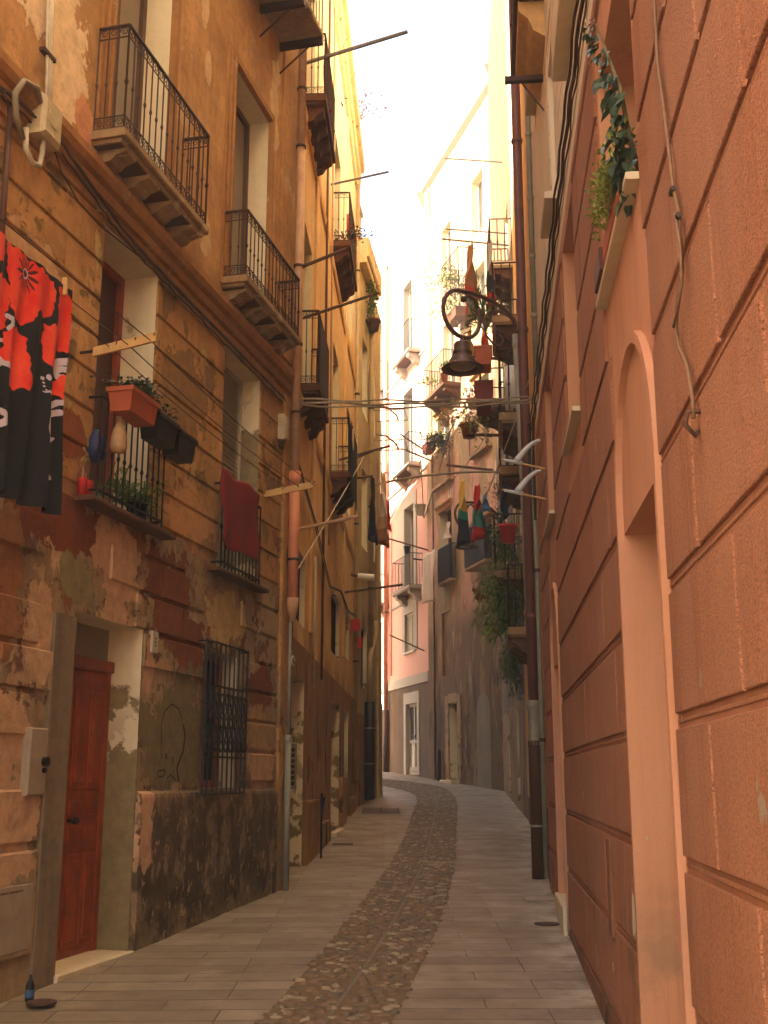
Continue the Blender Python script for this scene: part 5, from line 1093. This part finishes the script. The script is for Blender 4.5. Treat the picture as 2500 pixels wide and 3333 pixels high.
# big terracotta trough stack by the lamp
tag(trough(R2, 5.0, 5.5, .5, .78, 8.30, 8.62, 'terracotta'), 'big terracotta trough on the rail right beside the lamp shade', 'planter')
tag(trough(R2, 5.55, 6.3, .5, .80, 7.80, 8.2, 'planterred'), 'dark red planter box under the big terracotta trough', 'planter')
tag(trough(R2, 5.2, 5.9, .18, .42, 7.15, 7.6, 'louvredark'), 'dark green tank beside the grey pipe below the cable bundle', 'tank')
tag(MB().lathe(R2.p(3.5, .22, 7.0), [(.1, 0), (.1, .34), (.115, .36), (.115, .5), (.1, .52), (.1, .66)], 16).build('canister', 'white', None, True), 'white canister standing behind the slim grey pipe', 'canister')
bush('potted_plant', R2.p(6.6, .6, 9.6), (.3, .35, .45), 160, .28, 'leaf', 'long-leaved green plant behind the lamp ring', 'plant', aspect=.16, stems=10)
bush('hanging_plant', R2.p(6.8, .9, 7.9), (.3, .3, .5), 260, .09, 'leafyellow', 'yellow-green plant hanging beside the dark planter box', 'plant', droop=.5)
tag(pot(None, R2.p(7.4, .95, 7.75), .16, .26, 'terracotta'), 'terracotta pot just under the lamp shade on the right', 'flower pot')
# the big cascade of greenery
hp = 'hanging plants on the overgrown balcony'
bush('hanging_plant', R2.p(6.9, .32, 5.7), (.25, .5, .4), 500, .10, 'leaf', 'dense green top of the plants on the overgrown balcony', 'plant', droop=.3, stems=20, group=hp)
bush('hanging_plant', R2.p(7.3, .48, 5.0), (.28, .6, .5), 900, .13, 'leafyellow', 'yellow-green trailing plant spilling over the overgrown balcony', 'plant', droop=.9, aspect=.3, stems=26, group=hp)
bush('hanging_plant', R2.p(6.4, .3, 4.5), (.22, .4, .5), 520, .11, 'leaf', 'green trailing plant just left of the slim grey pipe', 'plant', droop=.8, stems=20, group=hp)
bush('hanging_plant', R2.p(7.6, .55, 4.35), (.25, .35, .4), 420, .12, 'leafyellow', 'pale leafy plant at the outer edge of the overgrown balcony', 'plant', droop=.7, aspect=.4, stems=18, group=hp)
bush('hanging_plant', R4.p(.3, .22, 3.8), (.18, .3, .5), 900, .10, 'leaf', 'lowest bunch of ferny greenery, hanging down the umber house', 'plant', droop=1., stems=24, aspect=.3, group=hp)
bush('dry_climber', R2.p(6.7, .3, 6.25), (.28, .45, .45), 160, .06, 'dry', 'bare twiggy climber above the hanging plants', 'plant', stems=50, stemmat='dry')
tag(pot(None, R2.p(5.5, .3, 5.35), .15, .3, 'redplastic'), 'red plastic pot among the hanging plants', 'flower pot')
tag(pot(None, R2.p(7.7, .8, 4.75), .13, .2, 'terracotta'), 'small terracotta pot among the trailing leaves', 'flower pot')
# eucalyptus-like tall plant and white flowers in the near apricot window
c = R1.p(-2.55, -.02, 4.0); ep = thing('tall_plant', 'tall plant with broad blue-green leaves in the near apricot window', 'plant', c)
stem = [R1.p(-2.72, -.04, 3.95), R1.p(-2.8, .02, 4.15), R1.p(-2.78, .04, 4.38), R1.p(-2.6, .05, 4.62), R1.p(-2.38, .05, 4.88), R1.p(-2.05, .05, 5.25)]
MB().tube(stem, [.012, .011, .009, .007, .005, .004], 7).build('stem', 'stem', ep, True)
lf = MB()
for i in range(92):
    t = random.uniform(.0, 1) ** 1.3; f = t * 5; k = min(4, int(f)); q = stem[k].lerp(stem[k + 1], f - k)
    d = (R1.n * random.uniform(.1, 1) + R1.d * random.uniform(-1, .9) + Vector((0, 0, random.uniform(-1.1, .1)))).normalized(); L = random.uniform(.08, .13) * (1.15 - .75 * t); e = q + d * random.uniform(.02, .06)
    lf.leaf(e, (d + Vector((0, 0, -.7))).normalized(), L, L * .52)
lf.build('foliage', 'leafgrey', ep)
bush('flower_plant', R1.p(-2.45, .07, 4.0), (.07, .3, .14), 700, .035, 'leafyellow', 'fine green plant with white flowers on the near apricot sill', 'plant', aspect=.5, stems=16, fl=('flower', 12, .018))
tag(MB().box(R1, -2.0, -1.72, -.01, .07, 3.935, 4.05, 0, .005).build('planter', 'wooddark'), 'narrow dark box lying on the near apricot sill', 'planter')
tag(MB().box(R1, -2.62, -2.05, -.08, .06, 3.935, 4.04, 0, .005).build('planter', 'terracotta'), 'terracotta trough under the white flowers on the sill', 'planter')
# ================================================================== WASHING
def hang(W_, u0, u1, o, zt, zb, mat, label, cat='clothing', amp=.05, taper=.0, name='hanging_cloth', bands=(), group=None):
    nu, nz = 14, 22; mb = MB(); V = []; 
    for j in range(nz + 1):
        t = j / nz; wd = 1 - taper * (1 - t) * (1 if taper > 0 else 0) - (abs(taper) * t if taper < 0 else 0)
        for i in range(nu + 1):
            s_ = i / nu - .5; u = (u0 + u1) / 2 + s_ * (u1 - u0) * wd + .03 * math.sin(t * 7 + u0)
            V.append(W_.p(u, o + amp * math.sin(s_ * 14 + t * 2.1) * (.3 + t) + .4 * amp * math.sin(s_ * 5 + t * 6), lerp(zt, zb, t) + .02 * math.sin(s_ * 9)))
    F = []; mi = []
    for j in range(nz):
        for i in range(nu):
            F.append((j * (nu + 1) + i, j * (nu + 1) + i + 1, (j + 1) * (nu + 1) + i + 1, (j + 1) * (nu + 1) + i)); k = 0
            for q, (lo, hi) in enumerate(bands): k = q + 1 if lo <= j / nz < hi else k
            mi.append(k)
    mb.v = V; mb.f = F; mb.m = mi
    o_ = mb.build(name, mat, None, True); m_ = o_.modifiers.new('thick', 'SOLIDIFY'); m_.thickness = .006
    return tag(o_, label, cat, group)
hang(L1, 2.36, 3.36, .15, 4.46, 3.74, 'c_red', 'thick crimson towel draped over the window rail', 'towel', .018, 0, 'towel')
GW = 'washing hung out on poles'
hang(R2, 6.6, 7.6, .85, 11.5, 10.05, ['c_brown', 'c_scarlet', 'c_grey'], 'brown and red cloth hanging in folds above the lamp ring', amp=.09, taper=.8, bands=[(.68, .86), (.86, 1.01)], group=GW)
hang(R2, 7.0, 7.9, .48, 11.7, 10.2, ['c_grey', 'c_navy', 'c_scarlet'], 'grey, dark and red cloth just right of the brown one', amp=.07, taper=.75, bands=[(.5, .75), (.75, 1.01)], group=GW)
hang(R2, 7.6, 8.4, .9, 10.1, 9.55, 'c_yellow', 'yellow cloth behind the lamp shade', amp=.06, group=GW)
hang(R2, 7.8, 8.4, .62, 10.2, 9.65, 'c_orange', 'orange cloth behind the lamp shade', amp=.06, taper=.5, group=GW)
hang(R4, 1.2, 1.9, 1.12, 7.9, 6.5, ['c_yellow', 'c_teal', 'c_navy'], 'yellow, teal and navy garment hanging in front of the far lamp', amp=.09, taper=.7, bands=[(.46, .6), (.6, 1.01)], group=GW)
hang(R4, 1.6, 2.3, .78, 7.9, 6.7, ['c_scarlet', 'c_teal', 'c_scarlet'], 'scarlet and teal garment hanging beside the far lamp', amp=.10, taper=.75, bands=[(.5, .8), (.8, 1.01)], group=GW)
hang(R4, 1.4, 1.8, .62, 7.6, 7.25, 'c_blue', 'small light blue rag near the far lamp', amp=.06, taper=.4, group=GW)
hang(R2, 6.3, 7.1, .34, 6.6, 6.05, 'c_jeans', 'dark blue jeans hanging under the lower balconies', amp=.05, group=GW)
hang(BR, 4.4, 5.6, .45, 8.65, 7.05, 'c_white', 'long pale towel hanging flat on the peeling house', 'towel', .05, 0, 'towel', group=GW)
hang(BR, 3.5, 4.1, .2, 9.4, 8.9, 'c_white', 'small white cloth in the window of the peeling house', amp=.04, taper=.6, group=GW)
hang(L2, 7.2, 7.9, .62, 7.05, 5.85, ['c_black', 'c_navy'], 'black garment hanging below the poles on the left', amp=.05, taper=.6, bands=[(.5, 1.01)], group=GW)
hang(L2, 8.0, 8.7, .78, 7.35, 5.95, ['c_beige', 'c_white', 'c_brown'], 'beige garment hanging just right of the black one', amp=.07, taper=.6, bands=[(.3, .6), (.8, 1.01)], group=GW)
hang(L2, 8.8, 9.3, .85, 6.95, 6.4, 'c_scarlet', 'small red cloth behind the beige garment', amp=.04, taper=.4, group=GW)
for k, (z, u) in enumerate(((4.73, 10.9), (4.44, 11.6))):
    rb = thing('signal_box', ('upper' if k == 0 else 'lower') + ' small red box low on the corner of the ochre house', 'wall box', L2.p(u, .1, z), 'red boxes at the corner')
    MB().box(L2, u, u + .16, .0, .19, z - .12, z + .12, 0, .01).build('box', 'redbox', rb); MB().box(L2, u + .02, u + .14, .19, .196, z - .10, z + .10, 0, .003).build('cover', 'redbox', rb)
fl = thing('flood_light', 'white tube-shaped lamp on the corner above the red boxes', 'wall lamp', L2.p(10.8, .1, 5.7))
MB().tube([L2.p(10.8, .15, 5.75), L2.p(10.8, .5, 5.72)], .075, 12).build('housing', 'white', fl, True); MB().tube([L2.p(10.8, 0, 5.8), L2.p(10.8, .15, 5.75)], .03, 6).build('arm', 'iron', fl)
# chimney-like bollards
tag(MB().lathe((1.72, 36.1, gz(36.1)), [(.07, 0), (.07, .9), (.05, .95), (.0, .97)], 12).build('bollard', 'ironblack', None, True), 'short dark post in front of the brown far door', 'post')
bp2 = L2.p(2.95, .16, 0); t = thing('water_tap', 'thin dark standpipe with a blue handle at the foot of the ochre house', 'standpipe', (bp2.x, bp2.y, gz(bp2.y)))
MB().tube([Vector((bp2.x, bp2.y, gz(bp2.y))), Vector((bp2.x, bp2.y, gz(bp2.y) + .85))], .014, 8).build('post', 'ironblack', t); MB().tube([Vector((bp2.x, bp2.y, gz(bp2.y) + .55)), Vector((bp2.x + .03, bp2.y - .03, gz(bp2.y) + .8))], .018, 8).build('sleeve', 'blueplastic', t)
# ---- poppy cloth
RED = [[(-.3, -.006), (.077, -.005), (.058, .11), (-.3, .139)], [(.125, 0), (.288, .005), (.479, .011), (.738, .02), (.758, .068), (.767, .11), (.729, .159), (.671, .209), (.575, .194), (.518, .205), (.432, .285), (.259, .289), (.192, .251), (.173, .16), (.125, .057)],
 [(-.2, .178), (.115, .158), (.182, .169), (.182, .263), (.153, .372), (.038, .403), (-.2, .393)], [(.249, .332), (.364, .31), (.441, .347), (.489, .442), (.547, .514), (.518, .542), (.403, .562), (.345, .509), (.249, .49), (.144, .472), (.173, .369)],
 [(.652, .231), (.825, .199), (.844, .267), (.873, .344), (.844, .411), (.748, .401), (.681, .372), (.652, .322)], [(.815, .02), (.959, .024), (1.01, .052), (1.01, .105), (1.01, .292), (.901, .291), (.834, .252), (.825, .133)], [(.825, .455), (1.01, .388), (1.01, .49), (.988, .504), (.901, .477)]]
WP = [[(-.1, .621), (.134, .568), (.115, .633), (.019, .66)], [(-.1, .683), (.115, .643), (.115, .711), (.038, .75), (-.1, .724)], [(.671, .511), (.767, .509), (.834, .492), (.815, .53)], [(.758, .665), (.863, .64), (.94, .675), (.901, .696), (.825, .689)], [(.844, .703), (.892, .703), (.873, .776), (.838, .813)]]
WS = [[(-.1, .538), (.058, .499), (.144, .478)], [(-.1, .574), (.077, .554), (.153, .492), (.249, .492)], [(-.1, .429), (.077, .403), (.153, .408)], [(.278, .507), (.249, .558), (.278, .597), (.326, .601), (.345, .578), (.307, .572)], [(.767, .663), (.786, .624), (.863, .586), (.978, .56)], [(.844, .567), (.959, .519), (.997, .514)], [(.182, .3), (.23, .303), (.24, .328), (.201, .349)], [(.834, .437), (.844, .392), (.921, .343), (1.007, .325)], [(1.007, .402), (.94, .406), (.911, .388), (.959, .368), (1.007, .363)], [(-.1, .455), (.077, .471), (.134, .474)], [(.134, .688), (.211, .699), (.211, .726), (.134, .75), (.115, .732)], [(-.1, .806), (.077, .8), (.086, .818), (.038, .836), (.01, .831)], [(.777, .63), (.767, .674), (.796, .703)], [(.844, .73), (.901, .729)], [(.844, .79), (.901, .786)], [(.853, .811), (.844, .839), (.85, .872)], [(.901, .838), (.911, .848)]]
NU, NZ = 300, 380; uA, uB = -2.75, -1.22; zT, zB = 4.665, 3.16
s = np.linspace(0, 1, NU + 1)[None, :]; tt_ = np.linspace(0, 1, NZ + 1)[:, None]
U_ = uA + (uB - uA) * s + 0 * tt_; Z_ = zT + (zB - zT) * tt_ + 0 * s
fold = .038 * np.sin(s * 44 + tt_ * 1.5) * (.25 + tt_ * .9) + .02 * np.sin(s * 17 + 1 - tt_ * 2) * (.4 + tt_) + .02 * (s > .90) * np.minimum(1, (s - .90) * 12)
U_ = U_ - .035 * tt_ * s + .012 * np.sin(tt_ * 9) * s
px_s = (s * (uB - uA) + uA + 2.04) / .82 ; px_s = px_s + 0 * tt_          # pattern space: 0..1 over the part with the big flowers
def inside(P, X, Y):
    r = np.zeros_like(X, bool); n = len(P)
    for i in range(n):
        (x1, y1), (x2, y2) = P[i], P[(i + 1) % n]
        if y1 == y2: continue
        c_ = ((y1 > Y) != (y2 > Y)) & (X < (x2 - x1) * (Y - y1) / (y2 - y1) + x1); r ^= c_
    return r
Xc = (px_s[:-1, :-1] + px_s[1:, 1:]) / 2; Yc = ((tt_[:-1] + tt_[1:]) / 2) + 0 * Xc
Xw = Xc + .010 * np.sin(Yc * 70) + .006 * np.sin(Yc * 170 + Xc * 9); Yw = Yc + .006 * np.sin(Xc * 60)
mi = np.zeros_like(Xc, int)
for P in RED:
    mi[inside(P, Xw, Yw)] = 1
mi[inside([(-.9, 0), (-.4, 0), (-.35, .3), (-.6, .5), (-.9, .4)], Xw, Yw)] = 1; mi[inside([(-.6, .55), (-.3, .5), (-.25, .8), (-.5, .9)], Xw, Yw)] = 1
d_ = np.hypot((Xc - .37) * .82, (Yc - .075) * 1.4); an = np.arctan2(Yc - .075, Xc - .37)
mi[(mi == 1) & (d_ < .075 + .035 * np.sin(an * 17)) & (np.sin(an * 17) > -.3)] = 2; mi[(d_ < .03)] = 3; mi[(d_ < .02)] = 2
def seg(P, w_):
    for (x1, y1), (x2, y2) in zip(P[:-1], P[1:]):
        dx, dy = (x2 - x1) * .82, (y2 - y1) * 1.5; L = dx * dx + dy * dy + 1e-9
        t = np.clip(((Xc - x1) * .82 * dx + (Yc - y1) * 1.5 * dy) / L, 0, 1); D = np.hypot((Xc - x1) * .82 - t * dx, (Yc - y1) * 1.5 - t * dy); mi[(D < w_) & (mi == 0)] = 3
for i, P in enumerate(WS): seg(P, (.018, .022, .012, .009, .02, .018, .016, .024, .02, .014, .02, .016, .016, .008, .009, .008, .013)[i])
for P in WP: mi[inside(P, Xw, Yw) & (mi == 0)] = 3
for (x, y, r_) in ((.738, .451, .02), (.69, .462, .012), (.70, .48, .007), (.705, .495, .007), (.72, .51, .006)): mi[np.hypot((Xc - x) * .82, (Yc - y) * 1.5) < r_] = 3
P3 = np.stack([U_, .50 + fold, Z_], -1).reshape(-1, 3)
mb = MB(); mb.v = [tuple(L1.p(*p)) for p in P3.tolist()]
ii = (np.arange(NZ)[:, None] * (NU + 1) + np.arange(NU)[None, :]).reshape(-1)
mb.f = np.stack([ii, ii + 1, ii + NU + 2, ii + NU + 1], -1).tolist(); mb.m = mi.reshape(-1).tolist()
pc = mb.build('printed_cloth', ['c_black', 'c_poppy', 'c_core', 'c_lilac'], None, True); tag(pc, 'black cloth printed with big red poppies and white scrolls, at the left edge', 'cloth')
for k, u in enumerate((-1.30, -2.1)):
    MB().box(L1, u - .01, u + .01, .485, .52, 4.60, 4.72, 0, .003).build('clothes_peg', 'woodpale', pc)

# ================================================================== AIR VOLUME ADDED TO IMITATE LENS GLOW AT THE FAR END
mb = MB(); X0, X1, Y0, Y1, Z0_, Z1_ = -45, 45, -25, 85, -2.5, 30
mb.add([(X0, Y0, Z0_), (X1, Y0, Z0_), (X1, Y1, Z0_), (X0, Y1, Z0_), (X0, Y0, Z1_), (X1, Y0, Z1_), (X1, Y1, Z1_), (X0, Y1, Z1_)], [(0, 3, 2, 1), (4, 5, 6, 7), (0, 1, 5, 4), (1, 2, 6, 5), (2, 3, 7, 6), (3, 0, 4, 7)])
hm = bpy.data.materials.new('glow_veil_air'); hm.use_nodes = True; hm.node_tree.nodes.clear()
ho = hm.node_tree.nodes.new('ShaderNodeOutputMaterial'); hv = hm.node_tree.nodes.new('ShaderNodeVolumePrincipled')
hv.inputs['Color'].default_value = (1, .92, .80, 1); hv.inputs['Density'].default_value = .0034; hv.inputs['Anisotropy'].default_value = .2
hm.node_tree.links.new(hv.outputs[0], ho.inputs['Volume'])
tag(mb.build('veil', hm), 'added thin haze filling the street', 'veil', kind='stuff')
